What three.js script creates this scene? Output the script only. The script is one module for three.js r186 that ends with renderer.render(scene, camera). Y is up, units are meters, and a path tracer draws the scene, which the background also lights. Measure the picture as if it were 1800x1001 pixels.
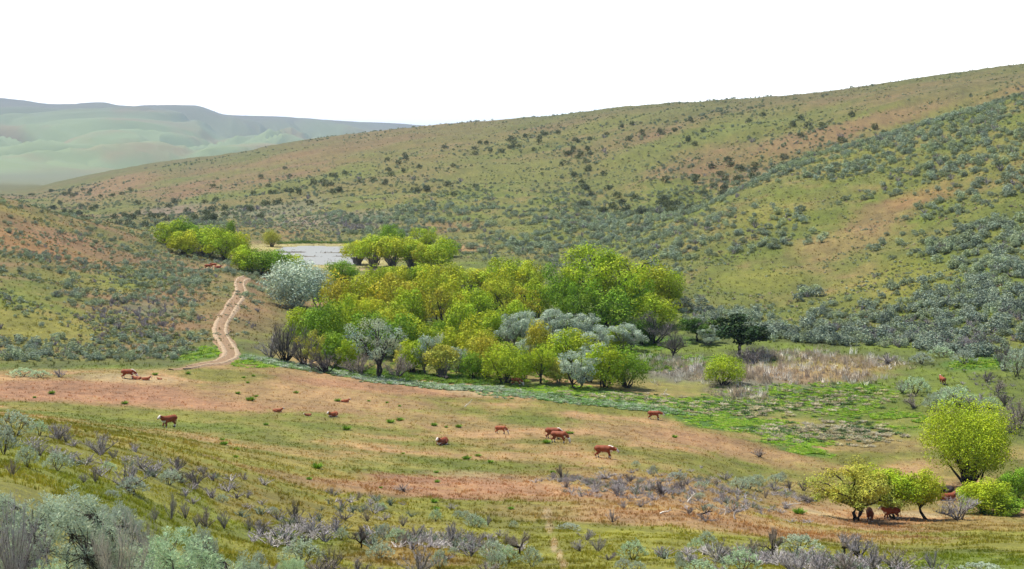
import * as THREE from 'three';
import { mergeGeometries } from 'three/addons/utils/BufferGeometryUtils.js';
import { MarchingCubes } from 'three/addons/objects/MarchingCubes.js';
import { createNoise2D, createNoise3D } from 'simplex-noise';

// ------------------------------------------------------------------ camera, sky, sun, exposure
const scene = new THREE.Scene();
const FOCAL = 2473, PITCH = Math.atan(240.5 / FOCAL);            // focal length in pixels of the 1800 x 1001 photograph
const camera = new THREE.PerspectiveCamera(2 * Math.atan(500.5 / FOCAL) * 180 / Math.PI, 1800 / 1001, 0.3, 40000);
camera.position.set(0, 0, 0);                                    // heights are given relative to the eye
camera.rotation.x = -PITCH;

const renderer = new THREE.WebGLRenderer({ antialias: true });
renderer.setSize(1024, 569);
renderer.toneMapping = THREE.LinearToneMapping;
renderer.toneMappingExposure = 1.5;
renderer.shadowMap.enabled = true;

{ // thin white haze near the horizon that turns to blue towards the zenith
  const W = 64, H = 128, data = new Float32Array(W * H * 4);
  for (let y = 0; y < H; y++) {
    const el = ((y + 0.5) / H - 0.5) * Math.PI, s = Math.max(0, Math.sin(el));
    const k = Math.min(1, Math.max(0, (s - 0.105) / 0.17)), q = k * k * (3 - 2 * k);
    const c = [1.42 + (0.09 - 1.42) * q, 1.42 + (0.16 - 1.42) * q, 1.42 + (0.34 - 1.42) * q];
    for (let x = 0; x < W; x++) { const o = (y * W + x) * 4; data[o] = c[0]; data[o + 1] = c[1]; data[o + 2] = c[2]; data[o + 3] = 1; }
  }
  const t = new THREE.DataTexture(data, W, H, THREE.RGBAFormat, THREE.FloatType);
  t.mapping = THREE.EquirectangularReflectionMapping; t.magFilter = THREE.LinearFilter; t.minFilter = THREE.LinearFilter; t.needsUpdate = true;
  scene.background = t; scene.environment = t;
}
const sun = new THREE.DirectionalLight(new THREE.Color(1, 0.955, 0.86), 5);
{
  const el = 62 * Math.PI / 180, az = -52 * Math.PI / 180;       // ahead of the camera and to its left
  sun.position.set(Math.sin(az) * Math.cos(el) * 900, Math.sin(el) * 900, -Math.cos(az) * Math.cos(el) * 900 );
  sun.target.position.set(0, 0, 0);
  sun.castShadow = true;
  Object.assign(sun.shadow.camera, { left: -700, right: 700, top: 700, bottom: -700, near: 1, far: 3000 });
  sun.shadow.mapSize.set(4096, 4096);
  scene.add(sun, sun.target);
}
scene.fog = new THREE.FogExp2(new THREE.Color(0.55, 0.77, 1.0), 0.00006);

// ------------------------------------------------------------------ helpers
function rngOf(seed) { let a = seed >>> 0; return () => { a = (a + 0x6d2b79f5) | 0; let t = Math.imul(a ^ (a >>> 15), 1 | a); t = (t + Math.imul(t ^ (t >>> 7), 61 | t)) ^ t; return ((t ^ (t >>> 14)) >>> 0) / 4294967296; }; }
const n2 = createNoise2D(rngOf(11)), n2b = createNoise2D(rngOf(12)), n3 = createNoise3D(rngOf(13));
function fbm(x, z, oct = 4) { let s = 0, a = 0.5, f = 1; for (let i = 0; i < oct; i++) { s += a * n2(x * f + i * 17.3, z * f - i * 9.1); a *= 0.5; f *= 2.03; } return s; }
const clamp = (x, a, b) => Math.min(b, Math.max(a, x)), lerp = (a, b, t) => a + (b - a) * t;
const sstep = (a, b, x) => { const t = clamp((x - a) / (b - a), 0, 1); return t * t * (3 - 2 * t); };
const srgb = (v) => { v /= 255; return v <= 0.04045 ? v / 12.92 : ((v + 0.055) / 1.055) ** 2.4; };
const EXPO = 1.88;                                                // light that a level white surface sends back in this sun, times the exposure
const seenAs = (r, g, b, k = 1) => [srgb(r) / EXPO * k, srgb(g) / EXPO * k, srgb(b) / EXPO * k];   // base colour of a level surface that looks so in the photograph
const col = (c) => new THREE.Color().setRGB(c[0], c[1], c[2]);
const taken = new Map();
function numbered(name) { const k = taken.get(name) ?? 0; taken.set(name, k + 1); return k ? name + '_' + String(k).padStart(3, '0') : name; }
function tag(o, label, category, group, kind) {
  const u = { ...o.userData };
  if (label) u.label = label; if (category) u.category = category; if (group) u.group = group; if (kind) u.kind = kind;
  o.userData = u; return o;
}
function meshOf(name, geometry, material, parent) { const m = new THREE.Mesh(geometry, material); m.name = name; m.castShadow = m.receiveShadow = true; parent.add(m); return m; }
function geo(pos, idx, { nrm, color, uv } = {}) {
  const g = new THREE.BufferGeometry();
  g.setAttribute('position', new THREE.BufferAttribute(pos instanceof Float32Array ? pos : new Float32Array(pos), 3));
  if (idx) g.setIndex(idx instanceof Uint32Array ? new THREE.BufferAttribute(idx, 1) : idx);
  if (color) g.setAttribute('color', new THREE.BufferAttribute(color instanceof Float32Array ? color : new Float32Array(color), 3));
  if (uv) g.setAttribute('uv', new THREE.BufferAttribute(uv instanceof Float32Array ? uv : new Float32Array(uv), 2));
  if (nrm) g.setAttribute('normal', new THREE.BufferAttribute(nrm instanceof Float32Array ? nrm : new Float32Array(nrm), 3)); else g.computeVertexNormals();
  return g;
}

// ------------------------------------------------------------------ the lie of the land
// Surveyed feature lines (foot of the slope, meadow, valley floor, crests ...): bearing, distance ahead and depression below the eye.
const cosP = Math.cos(PITCH), sinP = Math.sin(PITCH);
function rayOf(px, py) { const X = (px - 900) / FOCAL, Y = (500.5 - py) / FOCAL, fwd = cosP + Y * sinP; return { s: X / fwd, t: -(Y * cosP - sinP) / fwd }; }   // sideways and downwards per metre ahead
const POND_LEVEL = -31.35;
const LINES = [
  { H: 1.65, at: [[900, 2]] },
  { Hs: [[-500, 10, 2.6], [0, 10, 3.15], [200, 10, 3.5], [400, 10, 3.9], [600, 10, 4.1], [900, 10, 4.25], [2300, 10, 4.3]] },
  { at: [[-500, 760, 33], [0, 800, 35], [200, 850, 38], [400, 930, 40], [600, 970, 41], [800, 985, 41], [1000, 990, 41], [1200, 992, 40], [1400, 992, 40], [1600, 990, 42], [1800, 985, 45], [2300, 980, 50]] },
  { at: [[-500, 722, 60], [0, 746, 60], [200, 774, 64], [400, 826, 70], [600, 866, 76], [800, 880, 79], [1000, 886, 81], [1200, 890, 83], [1400, 925, 86], [1600, 938, 88], [1800, 938, 88], [2300, 930, 92]] },
  { at: [[-500, 706, 120], [0, 724, 122], [200, 741, 124], [400, 764, 120], [600, 790, 115], [800, 805, 114], [1000, 814, 114], [1200, 832, 113], [1400, 895, 110], [1600, 914, 112], [1800, 914, 114], [2300, 905, 120]] },
  { at: [[-500, 642, 158], [0, 658, 164], [200, 658, 168], [400, 652, 178], [600, 670, 180], [800, 692, 178], [1000, 712, 172], [1200, 745, 164], [1400, 800, 148], [1600, 858, 132], [1800, 880, 126], [2300, 878, 128]] },
  { at: [[-500, 622, 172], [0, 642, 176], [200, 642, 182], [300, 640, 186], [400, 606, 205], [600, 562, 268], [800, 562, 272], [1000, 570, 265], [1200, 620, 230], [1400, 632, 220], [1600, 646, 206], [1800, 705, 176], [2300, 760, 160]] },
  { at: [[-500, 480, 225], [0, 505, 240], [200, 522, 250], [330, 520, 262], [420, 487, 310], [500, 467, 376], [600, 465, 380], [700, 465, 378], [800, 462, 376], [1000, 478, 345], [1200, 560, 262], [1400, 582, 250], [1600, 592, 236], [1800, 610, 212], [2300, 640, 200]] },
  { at: [[-500, 395, 290], [0, 425, 305], [200, 455, 330], [330, 452, 370], [420, 436, 425], [500, 430, 458], [600, 430, 460], [700, 430, 455], [800, 434, 440], [1000, 446, 415], [1200, 502, 310], [1400, 505, 298], [1600, 482, 285], [1800, 470, 268], [2300, 460, 260]] },
  { at: [[-500, 300, 360], [0, 352, 375], [100, 375, 390], [200, 396, 412], [280, 410, 440], [400, 408, 490], [500, 400, 520], [600, 388, 545], [800, 372, 560], [900, 376, 540], [1000, 390, 500], [1060, 408, 470], [1200, 385, 430], [1300, 335, 450], [1400, 288, 480], [1600, 226, 510], [1720, 192, 500], [1800, 168, 480], [2300, 60, 450]] },
  { at: [[-500, 420, 480], [0, 395, 560], [100, 392, 560], [200, 399, 540], [280, 400, 560], [400, 380, 620], [500, 362, 660], [600, 340, 680], [800, 322, 690], [1000, 330, 640], [1060, 350, 600], [1200, 372, 500], [1300, 333, 530], [1400, 289, 550], [1600, 230, 575], [1720, 196, 570], [1800, 176, 545], [2300, 80, 520]] },
  { at: [[-500, 372, 900], [0, 352, 1050], [60, 350, 1050], [150, 345, 1000], [200, 338, 960], [400, 312, 950], [600, 282, 920], [800, 262, 880], [1000, 252, 830], [1200, 238, 740], [1400, 212, 690], [1600, 172, 660], [1800, 138, 630], [2300, 40, 600]] },
  { at: [[-500, 335, 2100], [-20, 330, 2000], [20, 331, 1900], [60, 329, 1800], [100, 320, 1700], [180, 303, 1600], [290, 284, 1500], [400, 271, 1400], [500, 252, 1350], [600, 238, 1300], [740, 223, 1230], [850, 213, 1180], [980, 203, 1100], [1100, 188, 1040], [1250, 178, 980], [1420, 165, 900], [1500, 155, 870], [1650, 132, 830], [1800, 112, 800], [2300, 40, 780]] },
  { at: [[-500, 326, 2700], [-20, 322, 2600], [20, 323, 2600], [60, 324, 2500], [100, 332, 2400], [180, 330, 2300], [300, 325, 2250], [600, 310, 2100], [1000, 280, 1800], [1400, 260, 1500], [1800, 220, 1300], [2300, 150, 1200]] },
  { at: [[-500, 318, 3400], [0, 317, 3400], [300, 317, 3400], [1000, 312, 3300], [1800, 310, 3200], [2300, 310, 3200]] },
  { at: [[-500, 300, 4600], [0, 303, 4600], [300, 303, 4600], [1000, 305, 4600], [2300, 305, 4600]] },
  { at: [[-500, 230, 6600], [0, 250, 6600], [200, 240, 6600], [400, 255, 6800], [600, 255, 7200], [800, 262, 7500], [2300, 280, 7500]] },
  { at: [[-500, 160, 8600], [-150, 168, 8600], [0, 175, 8600], [40, 179, 8600], [90, 185, 8700], [180, 182, 8700], [210, 186, 8800], [280, 187, 8900], [340, 188, 9000], [400, 205, 9000], [500, 208, 9200], [600, 214, 9500], [700, 219, 9800], [760, 223, 10000], [900, 230, 10200], [1400, 240, 10500], [2300, 245, 11000]] },
  { H: 60, at: [[900, 15000]] },
];
function monotone(x, y) {                                         // slopes of a monotone cubic through the points
  const n = x.length, m = new Array(n).fill(0), d = [];
  for (let i = 0; i < n - 1; i++) d.push((y[i + 1] - y[i]) / (x[i + 1] - x[i]));
  for (let i = 1; i < n - 1; i++) if (d[i - 1] * d[i] > 0) { const w1 = 2 * (x[i + 1] - x[i]) + x[i] - x[i - 1], w2 = x[i + 1] - x[i] + 2 * (x[i] - x[i - 1]); m[i] = (w1 + w2) / (w1 / d[i - 1] + w2 / d[i]); }
  if (n > 1) { m[0] = d[0]; m[n - 1] = d[n - 2]; }
  return m;
}
function cubic(x, y, m, v) {
  if (v <= x[0]) return y[0]; const n = x.length; if (v >= x[n - 1]) return y[n - 1];
  let i = 0; while (v > x[i + 1]) i++;
  const h = x[i + 1] - x[i], t = (v - x[i]) / h, a = t * t, b = a * t;
  return (2 * b - 3 * a + 1) * y[i] + (b - 2 * a + t) * h * m[i] + (3 * a - 2 * b) * y[i + 1] + (b - a) * h * m[i + 1];
}
const FEAT = LINES.map((L) => {
  let rows;
  if (L.H !== undefined) rows = L.at.map(([px, d]) => [rayOf(px, 500).s, Math.log(d), L.H / d]);
  else if (L.Hs) rows = L.Hs.map(([px, d, H]) => [rayOf(px, 1001).s, Math.log(d), H / d]);
  else rows = L.at.map(([px, py, d]) => { const r = rayOf(px, py); return [r.s, Math.log(d), r.t]; });
  const s = rows.map((r) => r[0]), a = rows.map((r) => r[1]), b = rows.map((r) => r[2]);
  return { s, a, b, ma: monotone(s, a), mb: monotone(s, b) };
});
function profileAt(s) {
  const ld = [], t = [];
  for (const F of FEAT) { ld.push(cubic(F.s, F.a, F.ma, s)); t.push(cubic(F.s, F.b, F.mb, s)); }
  return { ld, t, m: monotone(ld, t) };
}
// grid: bearings (fine inside the view) by distances, the heights interpolated between its points by groundY()
const AZ = [], RR = [];
{
  const fine = 22.5 * Math.PI / 180, n = 640;
  const back = []; for (let a = fine + 0.008, st = 0.008; a < Math.PI - 0.03; a += st, st = Math.min(0.12, st * 1.18)) back.push(a);
  back.push(Math.PI);
  for (let i = back.length - 1; i >= 0; i--) AZ.push(-back[i]);
  for (let i = 0; i <= n; i++) AZ.push(-fine + 2 * fine * i / n);
  for (const a of back) AZ.push(a);
  for (let r = 0.6; r < 6; r *= 1.12) RR.push(r);
  for (let r = 6; r < 30; r *= 1.02) RR.push(r);
  for (let r = 30; r < 420; r *= 1.0085) RR.push(r);
  for (let r = 420; r < 1700; r *= 1.0105) RR.push(r);
  for (let r = 1700; r < 11500; r *= 1.0095) RR.push(r);
  RR.push(13000, 15000, 19000);
}
const NA = AZ.length, NR = RR.length, LNR = RR.map(Math.log), GH = new Float32Array(NA * NR), GU = new Float32Array(NA * NR);
const SLIM = Math.tan(0.56);
function lineIndex(P, l) { if (l <= P.ld[0]) return 0; const n = P.ld.length; if (l >= P.ld[n - 1]) return n - 1; let i = 0; while (l > P.ld[i + 1]) i++; return i + (l - P.ld[i]) / (P.ld[i + 1] - P.ld[i]); }
const PL = profileAt(-SLIM), PR = profileAt(SLIM);
function relief(x, z, r, u) {                                     // small unevenness on top of the survey
  let h = 0.06 * fbm(x * 0.5, z * 0.5, 3) * sstep(1, 8, r) + 0.22 * fbm(x * 0.09, z * 0.09, 3) * sstep(8, 60, r) * (1 - sstep(900, 1800, r));
  const hill = sstep(6.3, 7.6, u) * (1 - sstep(13, 14, u));
  if (hill > 0) h += hill * (1.1 * fbm(x * 0.025, z * 0.025, 3) + 2.2 * (Math.abs(n2b(x * 0.009 + 3, z * 0.006)) - 0.4) * sstep(8.2, 9.5, u) * (1 - sstep(11.4, 12, u) * 0.7));
  const far = sstep(14.6, 15.8, u) * (1 - sstep(16.2, 17, u) * 0.88);
  if (far > 0) {
    const wx = x + 500 * n2(x * 0.0005, z * 0.0005), wz = z + 500 * n2b(x * 0.0005, z * 0.0005);
    h += far * (-115 * (1 - Math.abs(n2(wx * 0.00075, wz * 0.0003))) ** 2 + 66 - 45 * (1 - Math.abs(n2b(wx * 0.0019, wz * 0.0008))) ** 2 + 25 + 26 * (0.35 - Math.abs(n2(wx * 0.0046, wz * 0.0011))) * (1 - sstep(16.2, 16.9, u)));
  }
  return h;
}
const pondAt = (() => { const f = (px, py, d) => { const r = rayOf(px, py); return [r.s * d, -d]; }; return [f(498, 464, 378), f(560, 468, 373), f(620, 467, 376), f(655, 452, 404), f(640, 437, 440), f(560, 433, 450), f(492, 434, 446), f(484, 446, 414)]; })();
function polyDist(P, x, z) {                                      // signed distance to a polygon, negative inside
  let d = 1e9, c = false;
  for (let i = 0, j = P.length - 1; i < P.length; j = i++) {
    const [ax, az] = P[j], [bx, bz] = P[i], ex = bx - ax, ez = bz - az, k = clamp(((x - ax) * ex + (z - az) * ez) / (ex * ex + ez * ez), 0, 1);
    d = Math.min(d, Math.hypot(x - ax - k * ex, z - az - k * ez));
    if ((az > z) !== (bz > z) && x < (bx - ax) * (z - az) / (bz - az) + ax) c = !c;
  }
  return c ? -d : d;
}
for (let i = 0; i < NA; i++) {
  const az = AZ[i], front = Math.abs(az) <= 0.56, P = front ? profileAt(Math.tan(az)) : null;
  const cz = Math.cos(front ? az : 0.56), mix = front ? 0 : 0.5 - 0.5 * Math.sign(az) * (1 - (Math.abs(az) - 0.56) / (Math.PI - 0.56));
  for (let j = 0; j < NR; j++) {
    const r = RR[j], l = Math.log(r * cz), x = r * Math.sin(az), z = -r * Math.cos(az);
    let H, u;
    if (front) { H = cubic(P.ld, P.t, P.m, l) * r * cz; u = lineIndex(P, l); }
    else { H = lerp(cubic(PR.ld, PR.t, PR.m, l), cubic(PL.ld, PL.t, PL.m, l), mix) * r * cz; u = lerp(lineIndex(PR, l), lineIndex(PL, l), mix); }
    if (r * cz < 2) H = 1.65;
    let h = -H + relief(x, z, r, u);
    if (r > 330 && r < 520) {
      const d = polyDist(pondAt, x, z) + 2 * n2(x * 0.08, z * 0.08);
      if (d < 30) h = lerp(Math.min(POND_LEVEL + (d < 0 ? Math.max(-0.17, d * 0.1) + 0.95 * fbm(x * 0.022, z * 0.09, 3) - 0.05 : d * 0.03), d < 0 ? 1e9 : Math.max(h, POND_LEVEL + d * 0.03)), h, sstep(4, 30, d));
    }
    GH[i * NR + j] = h; GU[i * NR + j] = u;
  }
}
const AZ0 = AZ.indexOf(AZ.find((a) => a >= -22.5 * Math.PI / 180 - 1e-9));
function cell(a, v) { let lo = 0, hi = a.length - 2; while (lo < hi) { const m = (lo + hi + 1) >> 1; if (a[m] <= v) lo = m; else hi = m - 1; } return lo; }
function sampleGrid(G, x, z) {
  const az = Math.atan2(x, -z), r = clamp(Math.hypot(x, z), RR[0], RR[NR - 1] - 1), i = cell(AZ, az), j = cell(RR, r);
  const a = clamp((az - AZ[i]) / (AZ[i + 1] - AZ[i]), 0, 1), b = (r - RR[j]) / (RR[j + 1] - RR[j]), o = i * NR + j;
  return lerp(lerp(G[o], G[o + 1], b), lerp(G[o + NR], G[o + NR + 1], b), a);
}
const groundY = (x, z) => sampleGrid(GH, x, z), groundU = (x, z) => sampleGrid(GU, x, z);
function spot(px, d) { const s = (px - 900) / FOCAL / cosP; return [s * d, -d]; }
function hit(px, py, from = 4, to = 4000) {                       // the first ground along a line of sight: [x, y, z, distance ahead]
  const { s, t } = rayOf(px, py); let d = from, last = from;
  while (d < to && groundY(s * d, -d) < -t * d) { last = d; d *= 1.006; }
  for (let k = 0; k < 24; k++) { const m = (last + d) / 2; if (groundY(s * m, -m) < -t * m) last = m; else d = m; }
  return [s * d, groundY(s * d, -d), -d, d];
}
function toPhoto(x, y, z) { const yc = y * cosP - z * -sinP, fz = -z * cosP + -y * sinP; return [900 + x / fz * FOCAL, 500.5 - (y * cosP + -z * sinP) / fz * FOCAL]; }

// ------------------------------------------------------------------ ground
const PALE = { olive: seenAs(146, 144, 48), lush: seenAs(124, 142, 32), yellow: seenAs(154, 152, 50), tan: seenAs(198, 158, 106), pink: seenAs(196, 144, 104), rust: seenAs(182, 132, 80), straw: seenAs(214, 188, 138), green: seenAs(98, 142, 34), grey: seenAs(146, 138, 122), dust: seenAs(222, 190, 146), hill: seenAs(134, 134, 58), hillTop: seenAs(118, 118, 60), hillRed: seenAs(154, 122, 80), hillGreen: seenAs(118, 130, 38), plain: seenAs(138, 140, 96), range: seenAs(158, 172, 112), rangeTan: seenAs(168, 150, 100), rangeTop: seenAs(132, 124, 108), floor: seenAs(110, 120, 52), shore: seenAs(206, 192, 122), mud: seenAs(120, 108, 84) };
const PATCHES = [  // patches of ground as they lie: where, how wide and deep they look, which soil or grass, how strongly
  [120, 690, 260, 22, 'pink', 0.95], [330, 712, 260, 13, 'pink', 0.8], [560, 700, 200, 20, 'tan', 0.85], [760, 740, 160, 14, 'tan', 0.6], [240, 664, 90, 8, 'straw', 0.7], [640, 680, 190, 9, 'pink', 0.8], [850, 690, 90, 8, 'straw', 0.75], [560, 660, 120, 6, 'tan', 0.6],
  [200, 738, 240, 12, 'lush', 0.7], [450, 765, 260, 18, 'lush', 0.55], [160, 722, 200, 8, 'olive', 0.6], [720, 820, 180, 20, 'lush', 0.6], [330, 735, 150, 8, 'yellow', 0.6],
  [700, 862, 160, 9, 'pink', 0.8], [880, 850, 150, 15, 'tan', 0.9], [1000, 862, 160, 12, 'tan', 0.75], [820, 835, 70, 7, 'straw', 0.4], [930, 805, 100, 8, 'tan', 0.4],
  [1010, 745, 160, 8, 'lush', 0.7], [1150, 765, 150, 16, 'tan', 0.8], [1050, 720, 110, 6, 'olive', 0.6], [1260, 780, 130, 14, 'pink', 0.55], [1330, 800, 110, 12, 'tan', 0.75], [1180, 800, 160, 8, 'olive', 0.5],
  [1180, 850, 170, 22, 'rust', 0.45], [1300, 916, 330, 20, 'tan', 0.9], [1050, 902, 200, 14, 'tan', 0.75], [1600, 926, 260, 13, 'pink', 0.9], [860, 856, 230, 16, 'pink', 0.9], [1150, 862, 270, 28, 'tan', 0.6], [540, 848, 170, 9, 'tan', 0.55], [1300, 922, 230, 9, 'rust', 0.6], [1250, 930, 120, 12, 'tan', 0.6], [1500, 925, 160, 12, 'tan', 0.95], [1600, 922, 220, 9, 'rust', 0.6], [1740, 925, 120, 14, 'yellow', 0.5], [1430, 903, 60, 5, 'straw', 0.95], [1590, 906, 120, 4, 'straw', 0.8], [1440, 890, 110, 10, 'tan', 0.6],
  [1100, 915, 130, 10, 'tan', 0.55], [900, 900, 120, 14, 'olive', 0.5], [1000, 960, 200, 25, 'yellow', 0.55], [620, 920, 200, 30, 'rust', 0.2], [700, 975, 120, 20, 'rust', 0.5], [480, 930, 160, 30, 'lush', 0.6], [250, 900, 150, 40, 'lush', 0.6], [60, 800, 80, 30, 'lush', 0.4], [430, 900, 60, 20, 'rust', 0.3], [1700, 985, 150, 22, 'lush', 0.9],
  [1060, 695, 110, 10, 'green', 0.95], [1200, 712, 120, 12, 'green', 0.95], [1290, 745, 110, 14, 'green', 1], [1390, 770, 70, 16, 'green', 1], [1420, 795, 40, 8, 'green', 0.9], [1450, 690, 120, 22, 'green', 0.7], [1560, 720, 80, 16, 'lush', 0.8], [940, 680, 100, 8, 'green', 0.8], [1220, 640, 60, 10, 'green', 0.95], [1160, 605, 60, 10, 'green', 0.9], [1540, 780, 90, 16, 'tan', 0.5], [1480, 740, 160, 24, 'lush', 0.6], [1340, 712, 160, 24, 'green', 0.5], [1600, 750, 60, 14, 'lush', 0.6], [1720, 640, 60, 14, 'green', 0.9], [1700, 690, 80, 24, 'lush', 0.8],
  [1300, 660, 160, 24, 'grey', 0.8], [1450, 650, 120, 22, 'tan', 0.65], [1180, 645, 60, 14, 'grey', 0.8], [1310, 690, 70, 12, 'grey', 0.5],
  [350, 622, 50, 12, 'green', 0.8], [380, 660, 90, 10, 'olive', 0.8], [440, 630, 40, 10, 'green', 0.6], [450, 560, 45, 40, 'hillRed', 0.5], [440, 530, 30, 20, 'tan', 0.4],
  [60, 570, 130, 50, 'yellow', 0.75], [30, 520, 90, 30, 'lush', 0.7], [180, 500, 100, 18, 'olive', 0.8], [250, 490, 80, 20, 'lush', 0.5], [60, 430, 120, 22, 'rust', 0.75], [110, 420, 70, 14, 'pink', 0.7], [200, 450, 80, 12, 'hillRed', 0.8], [300, 465, 70, 14, 'hillRed', 0.55], [40, 395, 80, 12, 'hillRed', 0.7], [300, 520, 60, 14, 'hillRed', 0.7], [375, 470, 28, 5, 'tan', 0.9], [270, 545, 50, 14, 'grey', 0.4],
  [1320, 500, 110, 30, 'hillGreen', 0.5], [1330, 490, 80, 22, 'yellow', 0.55], [1550, 380, 70, 26, 'hillRed', 0.7], [1620, 345, 60, 14, 'rust', 0.45], [1480, 420, 90, 20, 'tan', 0.4], [1360, 370, 70, 24, 'yellow', 0.5], [1660, 560, 120, 70, 'lush', 0.75], [1560, 500, 110, 40, 'yellow', 0.6], [1730, 420, 90, 60, 'hillGreen', 0.7], [1500, 280, 90, 20, 'yellow', 0.4], [1450, 545, 90, 24, 'hillGreen', 0.6], [1750, 500, 70, 50, 'lush', 0.6],
  [1560, 205, 110, 16, 'hillRed', 0.8], [1420, 245, 90, 18, 'hillRed', 0.75], [1180, 350, 80, 30, 'hillGreen', 0.9], [1090, 350, 70, 20, 'hillGreen', 0.6], [1300, 215, 120, 16, 'hillGreen', 0.5], [900, 300, 120, 20, 'hill', 0.6], [860, 260, 150, 10, 'hillGreen', 0.45], [700, 290, 120, 10, 'hillRed', 0.35], [620, 300, 50, 14, 'hillGreen', 0.7], [480, 285, 90, 8, 'hillRed', 0.5], [200, 325, 80, 14, 'hillRed', 0.85], [160, 345, 60, 8, 'hillRed', 0.7], [400, 345, 80, 10, 'hillGreen', 0.5], [470, 370, 110, 14, 'grey', 0.55], [300, 372, 60, 9, 'grey', 0.45], [590, 385, 120, 12, 'grey', 0.5], [780, 400, 70, 10, 'hillRed', 0.7], [820, 435, 40, 6, 'tan', 0.8], [700, 230, 200, 8, 'hillRed', 0.3], [1000, 230, 200, 10, 'hill', 0.5], [1700, 150, 120, 12, 'hillTop', 0.6], [840, 415, 60, 10, 'hill', 0.7],
  [962, 905, 8, 9, 'straw', 0.8], [966, 930, 7, 10, 'straw', 0.7], [974, 955, 6, 12, 'straw', 0.9], [984, 975, 6, 10, 'straw', 0.8], [991, 994, 6, 10, 'straw', 0.9],
  [600, 330, 260, 30, 'hill', 0.3], [470, 436, 40, 4, 'shore', 0.9], [560, 434, 80, 3, 'shore', 1], [570, 462, 40, 4, 'straw', 1], [640, 473, 50, 3, 'straw', 0.8],
].map(([px, py, w, h, c, k]) => {
  const m = hit(px, py), a = hit(px, py + h), b = hit(px, py - h), rd = Math.max(1.2, Math.abs(b[3] - a[3]) / 2 > m[3] * 0.5 ? m[3] * 0.25 : Math.abs(b[3] - a[3]) / 2), rw = w / FOCAL * m[3], L = Math.hypot(m[0], m[2]);
  return { x: m[0], z: m[2], fx: m[0] / L, fz: m[2] / L, rw, rd, c: PALE[c], k, R: Math.max(rw, rd) * 2.2 };
});
const mixc = (a, b, t) => [a[0] + (b[0] - a[0]) * t, a[1] + (b[1] - a[1]) * t, a[2] + (b[2] - a[2]) * t];
function groundColor(x, z, r, u) {
  const a = fbm(x * 0.06, z * 0.06, 4), b = fbm(x * 0.02 + 40, z * 0.02, 4), f = fbm(x * 0.35, z * 0.35 + 9, 3);
  let c;
  const slope = mixc(mixc(PALE.olive, PALE.yellow, clamp(0.5 + a, 0, 1)), PALE.rust, clamp(-0.3 + f * 0.6 + b * 0.7, 0, 0.25));
  const meadow = mixc(mixc(PALE.olive, PALE.tan, clamp(0.45 + a * 1.3 + b * 0.6, 0, 1)), PALE.lush, clamp(-0.05 - b * 1.2 + f * 0.4, 0, 0.7));
  c = mixc(slope, meadow, sstep(3.2, 4.1, u));
  if (u > 5) {
    const floor = mixc(PALE.floor, PALE.lush, clamp(0.4 + a, 0, 1));
    c = mixc(c, floor, sstep(5.1, 5.9, u));
    const leftness = u < 9.4 ? sstep(-12, 12, -14 - 0.16 * Math.max(0, -z - 180) - x + 8 * a) : 0;
    const hillc = mixc(mixc(mixc(PALE.hill, PALE.hillGreen, clamp(0.4 + b * 1.4, 0, 1)), PALE.hillRed, clamp(-0.05 + a * 0.9 - b * 0.5, 0, 0.65)),
      mixc(mixc(PALE.hill, PALE.hillRed, clamp(0.5 + a * 1.2 + b, 0, 1)), PALE.olive, clamp(b * 1.5, 0, 0.6)), leftness);
    c = mixc(c, hillc, lerp(sstep(6.7, 7.6, u), sstep(5.9, 6.3, u), leftness));
    if (u > 9.5) {
      const g = fbm(x * 0.006, z * 0.006, 4), back = mixc(mixc(PALE.hill, PALE.hillRed, clamp(0.35 + g * 1.2 + a * 0.4, 0, 1)), PALE.hillGreen, clamp(-g * 1.3 + b * 0.5, 0, 0.4));
      c = mixc(c, mixc(back, PALE.hillTop, sstep(10.8, 12, u) * 0.8).map((v) => v * 0.88), sstep(9.6, 10.3, u));
    }
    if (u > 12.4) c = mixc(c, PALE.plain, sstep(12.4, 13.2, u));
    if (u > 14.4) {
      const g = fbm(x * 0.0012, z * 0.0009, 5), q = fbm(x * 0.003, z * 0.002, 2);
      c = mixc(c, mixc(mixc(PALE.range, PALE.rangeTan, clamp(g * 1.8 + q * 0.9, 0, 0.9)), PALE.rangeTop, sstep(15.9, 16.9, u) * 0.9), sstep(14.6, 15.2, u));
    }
  }
  if (r < 1600) for (const P of PATCHES) {
    const dx = x - P.x, dz = z - P.z; if (Math.abs(dx) > P.R || Math.abs(dz) > P.R) continue;
    const along = (dx * P.fx + dz * P.fz) / P.rd, side = (dx * P.fz - dz * P.fx) / P.rw, q = along * along + side * side + 0.9 * a + 0.5 * f;
    if (q < 2.2) c = mixc(c, P.c, P.k * (1 - sstep(0.25, 1.7, q)));
  }
  if (r > 330 && r < 520) { const d = polyDist(pondAt, x, z); if (d < 18) c = mixc(mixc(PALE.shore, PALE.mud, clamp(0.1 - a * 1.5 - d * 0.25, 0, 1)), c, sstep(5, 16, d + 6 * a)); }
  const near = 1 - sstep(900, 2200, r), k = 1 + near * (0.32 * a + 0.36 * f);
  return [c[0] * k, c[1] * k, c[2] * k];
}
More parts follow.
